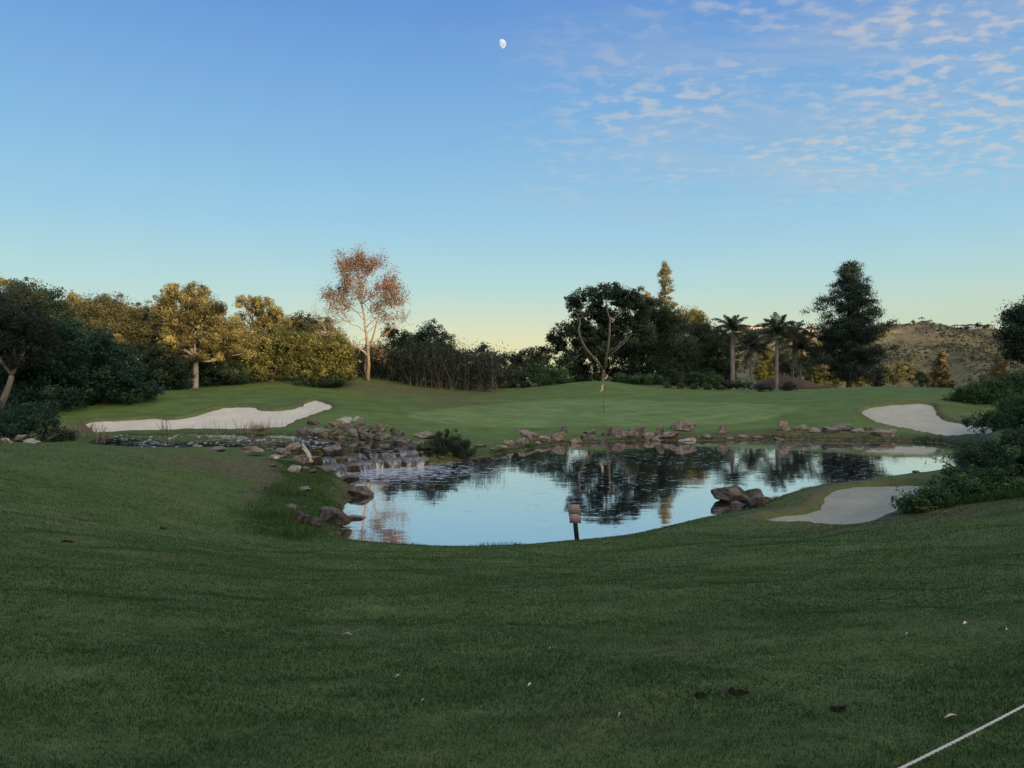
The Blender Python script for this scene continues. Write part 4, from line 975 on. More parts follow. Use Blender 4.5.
# ---- conifers
def conifer(name, label, Y, bpx, top, prof, fol, bark, leaf=.2, gap=.5, dens=1., upw=.15, rad=.22, clump=.45, z0f=.08, group=None, gappy=.12, tips_only=.45):
    """prof(t): branch length in metres at height fraction t"""
    base = gz(bpx, Y); zt = P(bpx, top, Y)[2]; Hh = zt - base[2]
    root = empty(name, base, label, 'tree', group); fo, tb = MB(), MB()
    tb.tube([base - [0, 0, .3], base + [0, 0, Hh * .5], base + [0, 0, Hh * .97]], [rad * 1.2, rad * .7, .03], 8)
    z = Hh * z0f
    while z < Hh:
        t = z / Hh; nb = rng.integers(5, 8)
        for k in range(nb):
            if rng.random() < gappy: continue
            th = rng.uniform(0, 6.283); d = np.array([math.cos(th), math.sin(th)]); Lb = prof(t, th) * rng.uniform(.65, 1.12)
            s = base + [0, 0, z + rng.uniform(-.2, .2)]; e = s + np.array([d[0] * Lb, d[1] * Lb, Lb * (upw + .35 * t) + rng.normal(0, .15)])
            q = bez(s, e, [0, 0, -.10 * Lb], 6); tb.tube(q, np.linspace(.06 * (1 - t) + .02, .012, 6), 4, cap=False)
            nc = max(2, int(Lb / clump * 1.5))
            f = tips_only + (1.02 - tips_only) * rng.random(nc) ** .8
            cen = s + (e - s) * f[:, None] + rng.normal(0, .22 * clump, (nc, 3)) + np.array([0, 0, .05])
            cen[:, :2] += rng.normal(0, .18 * Lb, (nc, 2)) * (f[:, None] - .2)
            per = int(30 * dens); idx = np.repeat(np.arange(nc), per); g = rng.normal(size=(len(idx), 3))
            pos = cen[idx] + g * clump * np.array([.40, .40, .24]); st = rng.normal(.45, .14, nc)
            leaves(fo, pos, g + rng.normal(size=g.shape), leaf, .32, st[idx] + rng.normal(0, .1, len(idx)) + .08 * g[:, 2], along=g + [0, 0, .5])
        z += gap * rng.uniform(.7, 1.3)
    n = int(50 * dens); pos = base + [0, 0, Hh * .97] + rng.normal(0, .22, (n, 3)) * [1, 1, 1.8]
    leaves(fo, pos, rng.normal(size=(n, 3)), leaf, .32, rng.normal(.5, .12, n))
    tb.build('trunk', bark, root, True, base); fo.build('crown', fol, root, False, base)
    return root
def prof_pine(t, th):
    k = np.interp(t, [0, .12, .25, .40, .55, .68, .8, .9, 1], [2.0, 3.3, 4.0, 4.0, 3.5, 2.8, 1.8, 1.0, .25])
    return k * (1 + .22 * math.sin(3 * th + t * 9)) 
conifer('pine_tree', 'big dark irregular pine standing right of the palms', 128, 849, 265, lambda t, th: 1.5 * prof_pine(t, th), G_pine, M_bark_brown, .36, .66, 3.2, .14, .40, 1.25, .15, gappy=.08, tips_only=.2)
conifer('conifer_tree', 'tall slim conifer in evening sun rising above the dark trees', 200, 665, 264, lambda t, th: np.interp(t, [0, .3, .6, .85, 1], [5.0, 4.3, 2.9, 1.7, .3]), G_conif, M_bark_brown, .42, 1.0, 2.2, .5, .36, .95, .2, tips_only=.25, gappy=.2)
conifer('cypress_tree', 'golden lit two topped cypress left of the far bunker bushes', 150, 942, 351, lambda t, th: np.interp(t, [0, .2, .6, 1], [1.9, 2.3, 1.6, .3]), G_cyp, M_bark_brown, .28, .45, 2.2, .7, .2, .5, .04, tips_only=.1)
conifer('cypress_tree', 'small golden tree top showing above the bushes at far right', 120, 999, 357, lambda t, th: np.interp(t, [0, .2, .6, 1], [1.6, 2.0, 1.3, .3]), G_cyp, M_bark_brown, .24, .5, 1.4, .6, .2, .45, .04, tips_only=.1)
conifer('cypress_tree', 'tall golden cypress behind the tiled roof, right of the palms', 190, 815, 350, lambda t, th: np.interp(t, [0, .2, .6, 1], [2.4, 2.8, 2.0, .8]), G_gbush, M_bark_brown, .36, .6, 2.0, .8, .2, .7, .04, tips_only=.1)
conifer('cypress_tree', 'golden cypress behind the tiled roof, between the palm trunks', 190, 765, 352, lambda t, th: np.interp(t, [0, .2, .6, 1], [2.4, 3.0, 2.4, .8]), G_gbush, M_bark_brown, .36, .6, 2.0, .8, .2, .7, .04, tips_only=.1)
conifer('conifer_tree', 'small dark pointed conifer among sunlit shrubs right of the pine', 140, 879, 370, lambda t, th: np.interp(t, [0, .2, .6, 1], [1.8, 1.6, .9, .2]), G_pine, M_bark_brown, .26, .5, 1.4, .3, .15, .5, .04, tips_only=.1)

# ---- palms
def palm_frond(mb, org, az, el, L, arch, wid=.6):
    n = 30; t = np.linspace(0, 1, n); d = np.array([math.cos(az), math.sin(az)])
    r_ = L * (np.cos(el) * t + .12 * t * t); z_ = L * (np.sin(el) * t - arch * t ** 2.2)
    p = np.stack([org[0] + d[0] * r_, org[1] + d[1] * r_, org[2] + z_], 1)
    mb.tube(p[::3], np.linspace(.035, .008, len(p[::3])), 4, tint=.75, cap=False)
    tan = np.gradient(p, axis=0); tan /= np.linalg.norm(tan, axis=1)[:, None]
    side = np.array([-d[1], d[0], 0.])
    for sgn in (-1, 1):
        for rep in range(3):
            i = np.arange(4, n); b = p[i]; ln = wid * np.sin(np.clip(t[i] * .88 + .12, 0, 1) * math.pi) ** .6 * rng.uniform(.8, 1.15, len(i))
            v = side * sgn * .8 + tan[i] * .55 + np.array([0, 0, -.35]) + rng.normal(0, .16, (len(i), 3)) + np.array([0, 0, (.45, -.25, .05)[rep]]); v /= np.linalg.norm(v, axis=1)[:, None]
            e1 = b + v * (ln * .55)[:, None]; e2 = e1 + (v * .6 + [0, 0, -.55]) * (ln * .5)[:, None]
            w = tan[i] * .028
            V = np.stack([b - w, b + w, e1 + w * 1.1, e1 - w * 1.1, e2 + w * .2, e2 - w * .2], 1).reshape(-1, 3)
            k = np.arange(len(i))[:, None] * 6
            mb.add(V, np.concatenate([k + np.array([[0, 1, 2, 3]]), k + np.array([[3, 2, 4, 5]])]), tint=np.repeat(rng.normal(.45, .15, len(i)), 6))
M_palm = bark_mat('palm_bark', (.15, .13, .11), (.30, .27, .235), 2.)
def palm(label, Y, bpx, bpy, crown_py, L, nf=34, rad=.2, fol=G_palm, seed=0, shaft=True):
    base = gz(bpx, Y); top = np.array(P(bpx + 0.5, crown_py, Y)); root = empty('palm_tree', base, label, 'palm tree', 'palms beside the tiled roof house')
    tb = MB(); n = 12; t = np.linspace(0, 1, n)[:, None]; p = base - [0, 0, .3] + (top - base + [0, 0, .3]) * t; p[:, 0] += .10 * np.sin(t[:, 0] * 3 + seed)
    tb.tube(p, rad * np.interp(t[:, 0], [0, .08, .3, .75, .92, 1], [1.35, 1.1, 1.0, .95, .75, .4]), 10); tb.build('trunk', M_palm, root, True, base)
    mb = MB()
    for k in range(nf):
        f = k / nf; el = R(np.interp(f, [0, .3, .75, 1], [82, 60, 15, -35]) + rng.normal(0, 5)); az = k * 2.39996 + seed + rng.normal(0, .15)
        palm_frond(mb, p[-1] + [0, 0, -.25 * f], az, el, L * 1.22 * rng.uniform(.85, 1.15) * (.9 if f < .15 else 1), np.interp(f, [0, .4, 1], [.30, .72, .48]), L * .19)
    mb.build('crown', fol, root, False, base); return root
palm('tall palm with swollen pale trunk, leftmost in front of the dark trees', 132, 732, 381, 331, 4.2, 30, .37, seed=1)
palm('shorter palm with grey trunk between the leftmost and tallest palms', 136, 751, 387, 348, 3.8, 28, .25, seed=2)
palm('tallest central palm with widest crown in front of the tiled roof', 130, 777, 391, 335, 5.0, 36, .31, seed=3)
palm('slim palm behind, third trunk from the right palm group left of pine', 140, 793, 389, 338, 4.2, 28, .2, seed=4)
palm('slim palm with drooping crown, rightmost of the group before the pine', 134, 800.5, 389, 351, 4.3, 28, .2, seed=5)
palm('sunlit palm crown standing behind the dark trees left of the palm group', 152, 696, 388, 332, 4.6, 26, .3, G_gold, seed=6)

# ---- low shrubs behind the green
SH = 'low shrubs in the bed behind the green'
descr = ['left end of the bed, beside the mound crest', 'second from the left in the bed', 'third from the left in the bed', 'under the dark trees, left of the leftmost palm', 'at the foot of the leftmost palm', 'between the leftmost and shorter palms', 'at the foot of the shorter palm']
for i, (a, b, rx, ry, f) in enumerate([(628, 378, 15, 6, G_lush), (650, 379, 15, 6, G_lush), (668, 381, 12, 5, G_grey), (688, 380, 14, 6, G_dark), (706, 378, 15, 8, G_lush), (726, 384, 12, 5, G_grey), (742, 384, 11, 5, G_lush)]):
    bush('low_shrub', 'low leafy shrub ' + descr[i], 83, a, [(a - rx * .4, b, rx * .7, ry), (a + rx * .5, b + 1, rx * .7, ry * .9)], f, .16, 1.9, .45, .34, SH, -.2, 5)
for i, (a, b) in enumerate([(668, 386), (681, 386.5), (694, 387), (707, 387), (720, 387.5)]):
    bush('clipped_shrub', 'tiny rounded shrub, number %s in the front line of the bed behind the green' % ['one', 'two', 'three', 'four', 'five'][i] if False else ['tiny rounded shrub at the left end of the front line of the bed', 'tiny rounded shrub next to the left end of the front line', 'tiny rounded shrub in the middle of the front line of the bed', 'tiny rounded shrub next to the right end of the front line', 'tiny rounded shrub at the right end of the front line of the bed'][i],
         81, a, [(a, b, 5, 4)], G_lush, .12, 2., .5, .4, 'tiny shrubs in front of the bed', 0, 3)
bush('low_shrub', 'spiky dark agave like shrub in front of the tiled roof', 79, 786, [(784, 387, 8, 5), (792, 386, 6, 5)], G_palm, .28, 1.6, .2, .5, None, -1., 4)
bush('low_shrub', 'pale grey shrub left of the tallest palm trunk', 78, 763, [(760, 388, 7, 4), (768, 389, 6, 3)], G_grey, .14, 1.8, .4, .4, None, 0, 4)
# ---- sunlit shrubs and trees in the valley
VS = 'sunlit shrubs in the valley beyond the mound'
vd = ['behind the pine trunk, left side', 'just right of the pine trunk', 'between the pine and the dark pointed conifer', 'right of the dark pointed conifer', 'below the hill shadow, tallest', 'left of the two topped cypress', 'close behind the two topped cypress', 'between the palms and the pine']
for i, (a, b, rx, ry) in enumerate([(832, 381, 10, 9), (857, 379, 12, 10), (869, 377, 9, 11), (892, 374, 10, 12), (906, 371, 8, 13), (921, 378, 10, 10), (931, 379, 8, 10), (790, 366, 20, 16)]):
    bush('valley_shrub', 'golden sunlit shrub ' + vd[i], 190 if i < 7 else 170, a, [(a - rx * .3, b, rx * .75, ry), (a + rx * .4, b + 2, rx * .7, ry * .8)], [G_gbush, G_gold, G_grey][i % 3] if i < 7 else G_grey, .36, 1.8, .5, .3, VS, 0, 5)
# ---- right side
bush('leafy_bush', 'wide dark bush on the bank behind the far right bunker', 62, 985, [(966, 396, 22, 16), (990, 392, 24, 18), (1014, 388, 24, 20), (1040, 390, 26, 24), (958, 404, 16, 9), (1000, 406, 30, 12)], G_lush, .17, 2.2, .45, .26, None, 0, 16)
tree('broad_tree', 'dark round tree cut by the right picture edge above the bushes', 70, 1050, [(1014, 340, 22, 26), (1030, 318, 26, 22), (1052, 330, 30, 36), (1020, 322, 18, 16), (1040, 356, 30, 18)], G_dark, M_bark_brown, .19, 2.2, .4, .25)
G_bank = foliage_mat('bank_leaves', (.012, .034, .016), (.04, .09, .036), (.10, .17, .066))
RB = 'dense bushes on the bank right of the pond'
def wl(lst): return [tuple(l) for l in lst]
def hb(x, y): return (x, y, float(height(x, y)))
def wbush(label, x, y, lobes, fol, leaf=.09, **k):
    b = hb(x, y); return bush('bank_bush', label, 0, 0, [(b[0] + l[0], b[1] + l[1], b[2] + l[2], l[3], l[4]) for l in lobes], fol, leaf, base=b, group=RB, **k)
wbush('tall dark bush on the right bank beside the pond', 19.6, 29.5, [(0, 0, .5, 1.4, .9), (-1.5, .2, .15, 1.1, .5), (1.4, .6, 1.0, 1.5, 1.3), (.4, -1, .4, 1.3, .8)], G_bank, .10, cover=2.2, sub=.22, stems=14)
wbush('highest dark bush at the right picture edge over the pond bank', 20.6, 29.5, [(0, 0, 1.4, 1.8, 1.5), (1.6, -.4, 1.6, 1.7, 1.6), (-1, -.8, .8, 1.4, 1.1), (.6, -1.8, .7, 1.5, 1.0)], G_bank, .10, cover=2.2, sub=.22, stems=14)
wbush('middle dark bush on the right bank above the near bunker', 15.4, 24.2, [(0, 0, .3, 1.2, .6), (-1.3, -.3, .08, .9, .36), (1.2, .4, .7, 1.2, .9), (.4, .9, .4, 1.1, .7)], G_dark, .085, cover=2.4, sub=.22, stems=14)
wbush('low dark bush creeping along the right rim of the near bunker', 11.5, 19.9, [(0, 0, .22, .9, .45), (-.9, -.5, .12, .65, .32), (.9, .4, .3, .9, .55), (-1.7, -.9, .08, .5, .26)], G_bank, .075, cover=2.4, sub=.22, stems=10)
wbush('leafy bright green bush on the right bank behind the long grass', 16.8, 24.2, [(0, 0, .6, 1.4, .8), (1.3, .2, .7, 1.3, .9), (-1.2, -.6, .3, 1.0, .6)], G_bank, .09, cover=2.2, sub=.22, stems=10)
wbush('sprawling bush at the water right of the far pond end', 28.3, 39, [(0, 0, .5, 2.0, .9), (2, 0, .8, 2.2, 1.2), (-1.6, .6, .2, 1.2, .5), (3.5, 1.5, 1.1, 2.2, 1.6)], G_dark, .12, cover=2.2, sub=.24, stems=12)
wbush('rounded bush at the right edge below the far bunker', 30, 45, [(0, 0, .8, 2.4, 1.4), (2.4, .4, 1.2, 2.4, 1.8), (-1.6, 1, .3, 1.4, .7)], G_bank, .13, cover=2.2, sub=.24, stems=12)
def sprig(label, base, tip, n=34):
    b, e = np.array(base), np.array(tip); root = empty('sapling_sprig', b, label, 'plant', 'thin leafy sprigs sticking out of the right bank bushes')
    tb, fo = MB(), MB(); q = bez(b, e, (0, 0, .25), 8); tb.tube(q, np.linspace(.014, .004, 8), 5)
    for k in range(5):
        s = q[2 + k]; v = rng.normal(size=3) * .22 + [0, 0, .12]; tb.tube([s, s + v], [.005, .002], 4); leaves(fo, s + v * rng.uniform(.3, 1.1, (n // 5, 1)) + rng.normal(0, .04, (n // 5, 3)), rng.normal(size=(n // 5, 3)), .09, .5, rng.normal(.4, .1, n // 5))
    leaves(fo, q[rng.integers(2, 8, 12)] + rng.normal(0, .04, (12, 3)), rng.normal(size=(12, 3)), .09, .5, rng.normal(.4, .1, 12))
    tb.build('stem', M_bark_brown, root, True, b); fo.build('foliage', G_dark, root, False, b)
sprig('thin sprig reaching left over the pond from the right bank bushes', P(958, 470, 28), P(920, 457, 27.6))
sprig('thin upright sprig beside the one reaching over the pond', P(962, 474, 27), P(938, 462, 27))
sprig('thin sprig rising in front of the far right bunker', P(982, 450, 33), P(972, 428, 33))
sprig('thin sprig leaning out over the near bunker sand', P(915, 512, 22), P(902, 496, 21.8))
# waterside shrub by the falls
x, y, _ = hit(446, 452)
bush('waterside_shrub', 'dark round shrub on the pond bank right of the falls', 0, 0, [(x, y, WATER + .75, 1.0, .75), (x - .7, y - .3, WATER + .5, .7, .5), (x + .8, y, WATER + .55, .7, .55)], G_dark, .08, 2.2, .3, .24, base=(x, y, float(height(x, y))), droop=-.6, stems=14, up=.3)
# long grass mound, right bank
mb = MB(); x = rng.uniform(10, 22, 90000); y = rng.uniform(17.5, 24.5, 90000)
lim = 18.9 + (x - 9) * .02
ok = (y > lim) & (y < lim + 1.5 + .35 * (x - 10)) & (x > 10.2 + .0 * y) & (gridlerp(sd_b['near'], x, y) > .5) & (x / y > .52); x, y = x[ok], y[ok]
blades(mb, x, y, .12 + .14 * sstep(-.6, .6, fbm(x, y, .9, 3)), .014, .6)
tag(mb.build('bank_grass', m_blade), 'long green grass hummock in front of the right bank bushes', 'grass', kind='stuff')
# dry reeds near the left bunker and stream
def reeds(label, px, py, n, hgt, spread, m=G_straw):
    x0, y0, z0 = hit(px, py); b = np.array([x0, y0, z0]); mb = MB()
    for k in range(n):
        s = np.append(b[:2] + rng.normal(0, spread, 2), 0); s[2] = float(height(s[0], s[1])); e = s + np.append(rng.normal(0, .22, 2) * hgt, hgt * rng.uniform(.5, 1.1)); mb.tube(bez(s, e, rng.normal(0, .05, 3), 4), [.014, .011, .008, .003], 3, tint=rng.uniform(.1, .9), cap=False)
    o = mb.build('dry_reeds', m, offset=b); o.location = b; tag(o, label, 'plant', 'dry reeds around the upper pool')
reeds('tall thin dry reed tuft standing in front of the left bunker sand', 165, 432, 16, 1.1, .12)
reeds('dry brown tuft at the left end of the left bunker', 96, 436, 60, .7, .7)
reeds('wide brown dry tuft right of the small grey bush at far left', 78, 434, 90, .8, .9)
reeds('brown dry tuft at the back edge of the pool, below the bunker', 256, 431, 80, .7, .8)
reeds('thin dry stalks just left of the brown pool edge tuft', 210, 431, 14, .7, .5)
reeds('rusty reeds standing in the upper pool left of the falls boulder', 352, 447, 40, .6, .6)
reeds('thin green stalks at the near shore of the pond, left of the sign', 475, 545, 5, .5, .06, G_grey)

# ------------------------------------------------------------------ flag, sign, rope, litter
m_pole = plain_mat('flag_pole', (.10, .09, .07), .5, .4); m_flag = plain_mat('flag_cloth', (.62, .40, .33), .8, .1)
x, y, z = hit(603.8, 412.5); root = empty('flagstick', (x, y, z), 'thin flagstick with a limp pale red flag on the putting green', 'flagstick')
mb = MB(); mb.tube([(x, y, z - .1), (x, y, z + 1.2), (x - .02, y, z + 2.35)], [.024, .020, .016], 8); mb.build('pole', m_pole, root, True, (x, y, z))
mb = MB(); V, q = [], []
for i in range(9):
    for j in range(7):
        u, v = i / 8, j / 6; V.append((x - .02 - .015 - .20 * v + .05 * math.sin(u * 5) * v, y - .03 * math.sin(v * 9 + u * 3), z + 2.30 - .50 * u - .22 * v * (1 - .2 * u)))
for i in range(8):
    for j in range(6): a = i * 7 + j; q.append((a, a + 1, a + 8, a + 7))
mb.add(V, q); mb.build('flag', m_flag, root, True, (x, y, z))
mb = MB(); mb.tube([(x, y, z + .005), (x, y, z + .012)], [.054, .054], 16); mb.build('cup', m_pole, root, False, (x, y, z))

m_post = plain_mat('sign_post', (.022, .024, .02), .8, .2); m_pan = plain_mat('sign_panel', (.25, .225, .235), .6, .3, .08); m_ink = plain_mat('sign_print', (.20, .10, .11), .6, .2); m_clip = plain_mat('sign_bracket', (.015, .018, .025), .5, .3)
y = 19.2
while gridlerp(sd_pond, (577 - 512) / F * y, y) < .12: y -= .02
x = (577 - 512) / F * y; z = float(height(x, y)); s = y / F
root = empty('warning_sign', (x, y, z), 'small leaning pinkish notice sign on a dark post at the pond edge', 'sign')
lean = -.10; off = (x, y, z)
def L3(u, h, d=0.): return (x + u + lean * h, y + d, z + h)
mb = MB(); hp = 37 * s; wq = .055
V = [L3(a * wq, h, b * .03) for h in (-.2, hp - .02) for a, b in ((-1, -1), (1, -1), (1, 1), (-1, 1))]
mb.add(V, [(0, 1, 5, 4), (1, 2, 6, 5), (2, 3, 7, 6), (3, 0, 4, 7), (4, 5, 6, 7), (3, 2, 1, 0)]); mb.build('post', m_post, root, False, off)
pw = 11.2 * s / 2; h1 = 17.5 * s; h2 = 26.4 * s; h3 = 36 * s
def slab(a0, a1, u0, u1, d0, d1, m, name, par):
    mb = MB(); V = [L3(u, h, d) for h in (a0, a1) for u, d in ((u0, d0), (u1, d0), (u1, d1), (u0, d1))]
    mb.add(V, [(0, 1, 5, 4), (1, 2, 6, 5), (2, 3, 7, 6), (3, 0, 4, 7), (4, 5, 6, 7), (3, 2, 1, 0)]); return mb.build(name, m, par, False, off)
def rows(a0, a1, n, name, par):
    mb = MB()
    for i in range(n):
        hc = a1 - (a1 - a0) * (i + .75) / (n + .5); u = -pw * .78
        while u < pw * .72:
            wd = rng.uniform(.012, .035); V = [L3(uu, hh, -.0365) for hh in (hc - .009, hc + .009) for uu in (u, min(u + wd, pw * .8))]
            mb.add(V, [(0, 1, 3, 2)]); u += wd + rng.uniform(.008, .014)
    o_ = mb.build(name, m_ink, par, False, off); o_['kind'] = 'stuff'
pa = slab(h2 + .002, h3, -pw, pw, -.035, -.031, m_pan, 'panel', root); rows(h2 + .02, h3 - .02, 4, 'lettering', pa)
pb = slab(h1, h2 - .002, -pw, pw, -.035, -.031, m_pan, 'panel', root); rows(h1 + .04, h2 - .02, 3, 'lettering', pb)
for u in (-1, 1):
    for h in (h1 + .012, h2 - .012): slab(h - .014, h + .02, u * pw - .025 * (u > 0) - .001, u * pw + .025 * (u < 0) + .001, -.041, -.0365, m_clip, 'bracket', root)

m_rope, nt, nd, lk = mat('rope_fibre')
wv = N(nt, 'ShaderNodeTexWave'); wv.inputs['Scale'].default_value = 28; wv.inputs['Distortion'].default_value = 1.
tc = N(nt, 'ShaderNodeTexCoord'); lk.new(tc.outputs['Object'], wv.inputs[0]); cr = ramp(nt, [(.2, (.40, .41, .43)), (.8, (.52, .53, .55))]); lk.new(wv.outputs['Fac'], cr.inputs[0]); principled(nt, cr.outputs[0], .8, .2)
pA = np.array([1.245, 2.58, .30]); pB = np.array([2.09, 3.15, .30]); dr = (pB - pA) / np.linalg.norm(pB - pA)
e0, e1 = pA - dr * 1.1, pB + dr * 1.6
mb = MB(); nT = 300
for k in range(3):
    t = np.linspace(0, 1, nT); ph = t * 260 + k * 2.094; perp = np.array([-dr[1], dr[0], 0]); p = e0 + (e1 - e0) * t[:, None]; p[:, 2] -= .035 * np.sin(t * math.pi)
    p = p + (perp * np.cos(ph)[:, None] + np.array([0, 0, 1]) * np.sin(ph)[:, None]) * .0025; mb.tube(p, np.full(nT, .0027), 6)
tag(mb.build('boundary_rope', m_rope, smooth=True), 'thin pale grey rope stretched across the lower right corner', 'rope')
m_stake = plain_mat('stake_paint', (.05, .16, .07), .5, .4)
for e, lb in ((e0, 'green rope stake at the near end of the pale rope'), (e1, 'green rope stake at the far end of the pale rope')):
    mb = MB(); gzz = float(height(e[0], e[1])); b = (e[0], e[1], gzz)
    mb.tube([(e[0], e[1], gzz - .2), (e[0], e[1], .22), (e[0], e[1], .28), (e[0], e[1], .335), (e[0], e[1], .35)], [.012, .012, .018, .018, .008], 10)
    o = mb.build('rope_stake', m_stake, None, True, b); o.location = b; tag(o, lb, 'stake', 'rope stakes')

m_leafdry = plain_mat('dry_leaf', (.42, .37, .26), .7, .2, .3, 20); m_white = plain_mat('white_scrap', (.75, .74, .68), .6, .3, .1, 30)
def fallen(px, py, L, m, label, name='fallen_leaf', rot=0., wf=.4):
    x, y, z = hit(px, py); mb = MB(); V, q = [], []
    for i in range(7):
        t = i / 6; w = L * wf * math.sin(math.pi * min(1, t * .92 + .06)) ** .8 * .5
        for k in (-1, 0, 1): V.append(((t - .5) * L * math.cos(rot) - k * w * math.sin(rot), (t - .5) * L * math.sin(rot) + k * w * math.cos(rot), .028 + .012 * abs(k) * math.sin(t * 3) + .010 * math.sin(t * 3.1)))
    for i in range(6):
        for k in range(2): a = i * 3 + k; q.append((a, a + 1, a + 4, a + 3))
    mb.add(V, q); o = mb.build(name, m, None, True); o.location = (x, y, z); tag(o, label, 'leaf' if name == 'fallen_leaf' else 'scrap', 'small litter on the foreground fairway')
fallen(347, 638, .11, m_leafdry, 'long pale curled leaf lying on the fairway left of centre', rot=-.15, wf=.2)
fallen(398, 681, .05, m_leafdry, 'small pale leaf on the grass nearer than the long curled one', rot=.4)
fallen(966, 627, .05, m_white, 'bright white scrap on the grass at right', 'paper_scrap', .2, .7)
fallen(530, 690, .035, m_white, 'tiny white scrap on the grass near bottom centre', 'paper_scrap', .3, .6)
fallen(952, 722, .10, m_leafdry, 'long brown leaf lying just above the pale rope', rot=.1, wf=.25)
fallen(620, 721, .035, m_leafdry, 'tiny tan leaf left of the dark hole in the fairway', rot=.8)
fallen(423, 706, .03, m_leafdry, 'tiny pale leaf low on the fairway left of centre', rot=.5)
fallen(907, 638, .025, m_white, 'tiny white fleck left of the bright white scrap', 'paper_scrap', .1, .6)
fallen(550, 652, .03, m_leafdry, 'tiny tan leaf on the fairway just right of centre', rot=1.2)
fallen(1007, 633, .025, m_white, 'tiny white fleck near the right picture edge', 'paper_scrap', .6, .6)
m_hole, nt, nd, lk = mat('dark_soil')
cr = ramp(nt, [(.35, (.006, .006, .005)), (.7, (.03, .024, .018))]); lk.new(noise(nt, 40, 5, .7), cr.inputs[0]); principled(nt, cr.outputs[0], .95, .05)
def divot(px, py, r, label):
    x, y, z = hit(px, py); mb = MB(); n = 22; V = []
    for k, (f, h) in enumerate([(1.25, .006), (1.0, .022), (.8, .012), (.45, .006)]):
        for i in range(n):
            a = i / n * 6.283; rr_ = r * f * (1 + .22 * math.sin(3 * a + 1) + .12 * rng.normal()); V.append((rr_ * math.cos(a), rr_ * .8 * math.sin(a), h + .006 * rng.normal() * (k < 3)))
    V.append((0, 0, .005)); q = [(k * n + i, k * n + (i + 1) % n, (k + 1) * n + (i + 1) % n, (k + 1) * n + i) for k in range(3) for i in range(n)]
    mb.add(V, q, [(3 * n + i, 3 * n + (i + 1) % n, 4 * n) for i in range(n)]); o = mb.build('divot', m_hole); o.location = (x, y, z); tag(o, label, 'divot')
divot(738, 694, .055, 'dark ragged hole with bare soil in the foreground turf')
divot(700, 697, .03, 'faint bare patch just left of the dark hole in the turf')
divot(838, 711, .04, 'small dark scar in the turf right of the dark hole')
divot(66, 542, .07, 'dark tuft like scar on the fairway at far left')
divot(163, 529, .06, 'smaller dark scar on the left fairway beyond the first one')

# ------------------------------------------------------------------ house by the palms
m_stucco = plain_mat('stucco', (.58, .55, .50), .9, .1, .08, 2.); m_glassd = plain_mat('window_glass', (.03, .04, .05), .15, .5, .1)
m_tile, nt, nd, lk = mat('clay_tiles')
wv = N(nt, 'ShaderNodeTexWave'); wv.inputs['Scale'].default_value = 1.1; wv.bands_direction = 'X'; tc = N(nt, 'ShaderNodeTexCoord'); lk.new(tc.outputs['Object'], wv.inputs[0])
wv2 = N(nt, 'ShaderNodeTexWave'); wv2.inputs['Scale'].default_value = 1.0; wv2.bands_direction = 'Z'; lk.new(tc.outputs['Object'], wv2.inputs[0])
cr = ramp(nt, [(.3, (.055, .042, .037)), (.7, (.12, .085, .07))]); lk.new(noise(nt, 2.5, 5, .7), cr.inputs[0])
hgt = mth(nt, 'ADD', wv.outputs['Fac'], wv2.outputs['Fac'])
principled(nt, mixc(nt, mth(nt, 'MULTIPLY', wv.outputs['Fac'], .4), cr.outputs[0], (.07, .035, .03)), .85, .2, bump(nt, hgt, .8, .08))
def house(label, loc, w, d, h, rh, rot=0., m_wall=m_stucco, m_roof=m_tile, group=None, wins=3, ov=.5, name='house'):
    root = empty(name, loc, label, 'house', group); root.rotation_euler = (0, 0, rot)
    mb = MB(); mb.box((0, 0, h / 2 - 1), (w, d, h + 2)); mb.build('wall', m_wall, root)
    mb = MB(); a, b = w / 2 + ov, d / 2 + ov; r_ = max(0., a - b)
    V = [(-a, -b, h), (a, -b, h), (a, b, h), (-a, b, h), (-r_, 0, h + rh), (r_, 0, h + rh), (-a, -b, h - .18), (a, -b, h - .18), (a, b, h - .18), (-a, b, h - .18)]
    mb.add(V, [(0, 1, 5, 4), (2, 3, 4, 5), (6, 7, 1, 0), (7, 8, 2, 1), (8, 9, 3, 2), (9, 6, 0, 3), (9, 8, 7, 6)], [(1, 2, 5), (3, 0, 4)]); mb.build('roof', m_roof, root)
    for k in range(wins):
        u = (k + .5) / wins * w - w / 2; mb = MB(); mb.box((u, -d / 2 - .03, h * .5), (w / wins * .42, .08, h * .42)); mb.build('window', m_glassd, root)
    return root
x, y, z = P(791, 388, 150.)
house('low white house with a terracotta hip roof behind the palms', (x, y + 3, z - 2.5), 12.2, 9.5, 2.6, 2.2, wins=4)

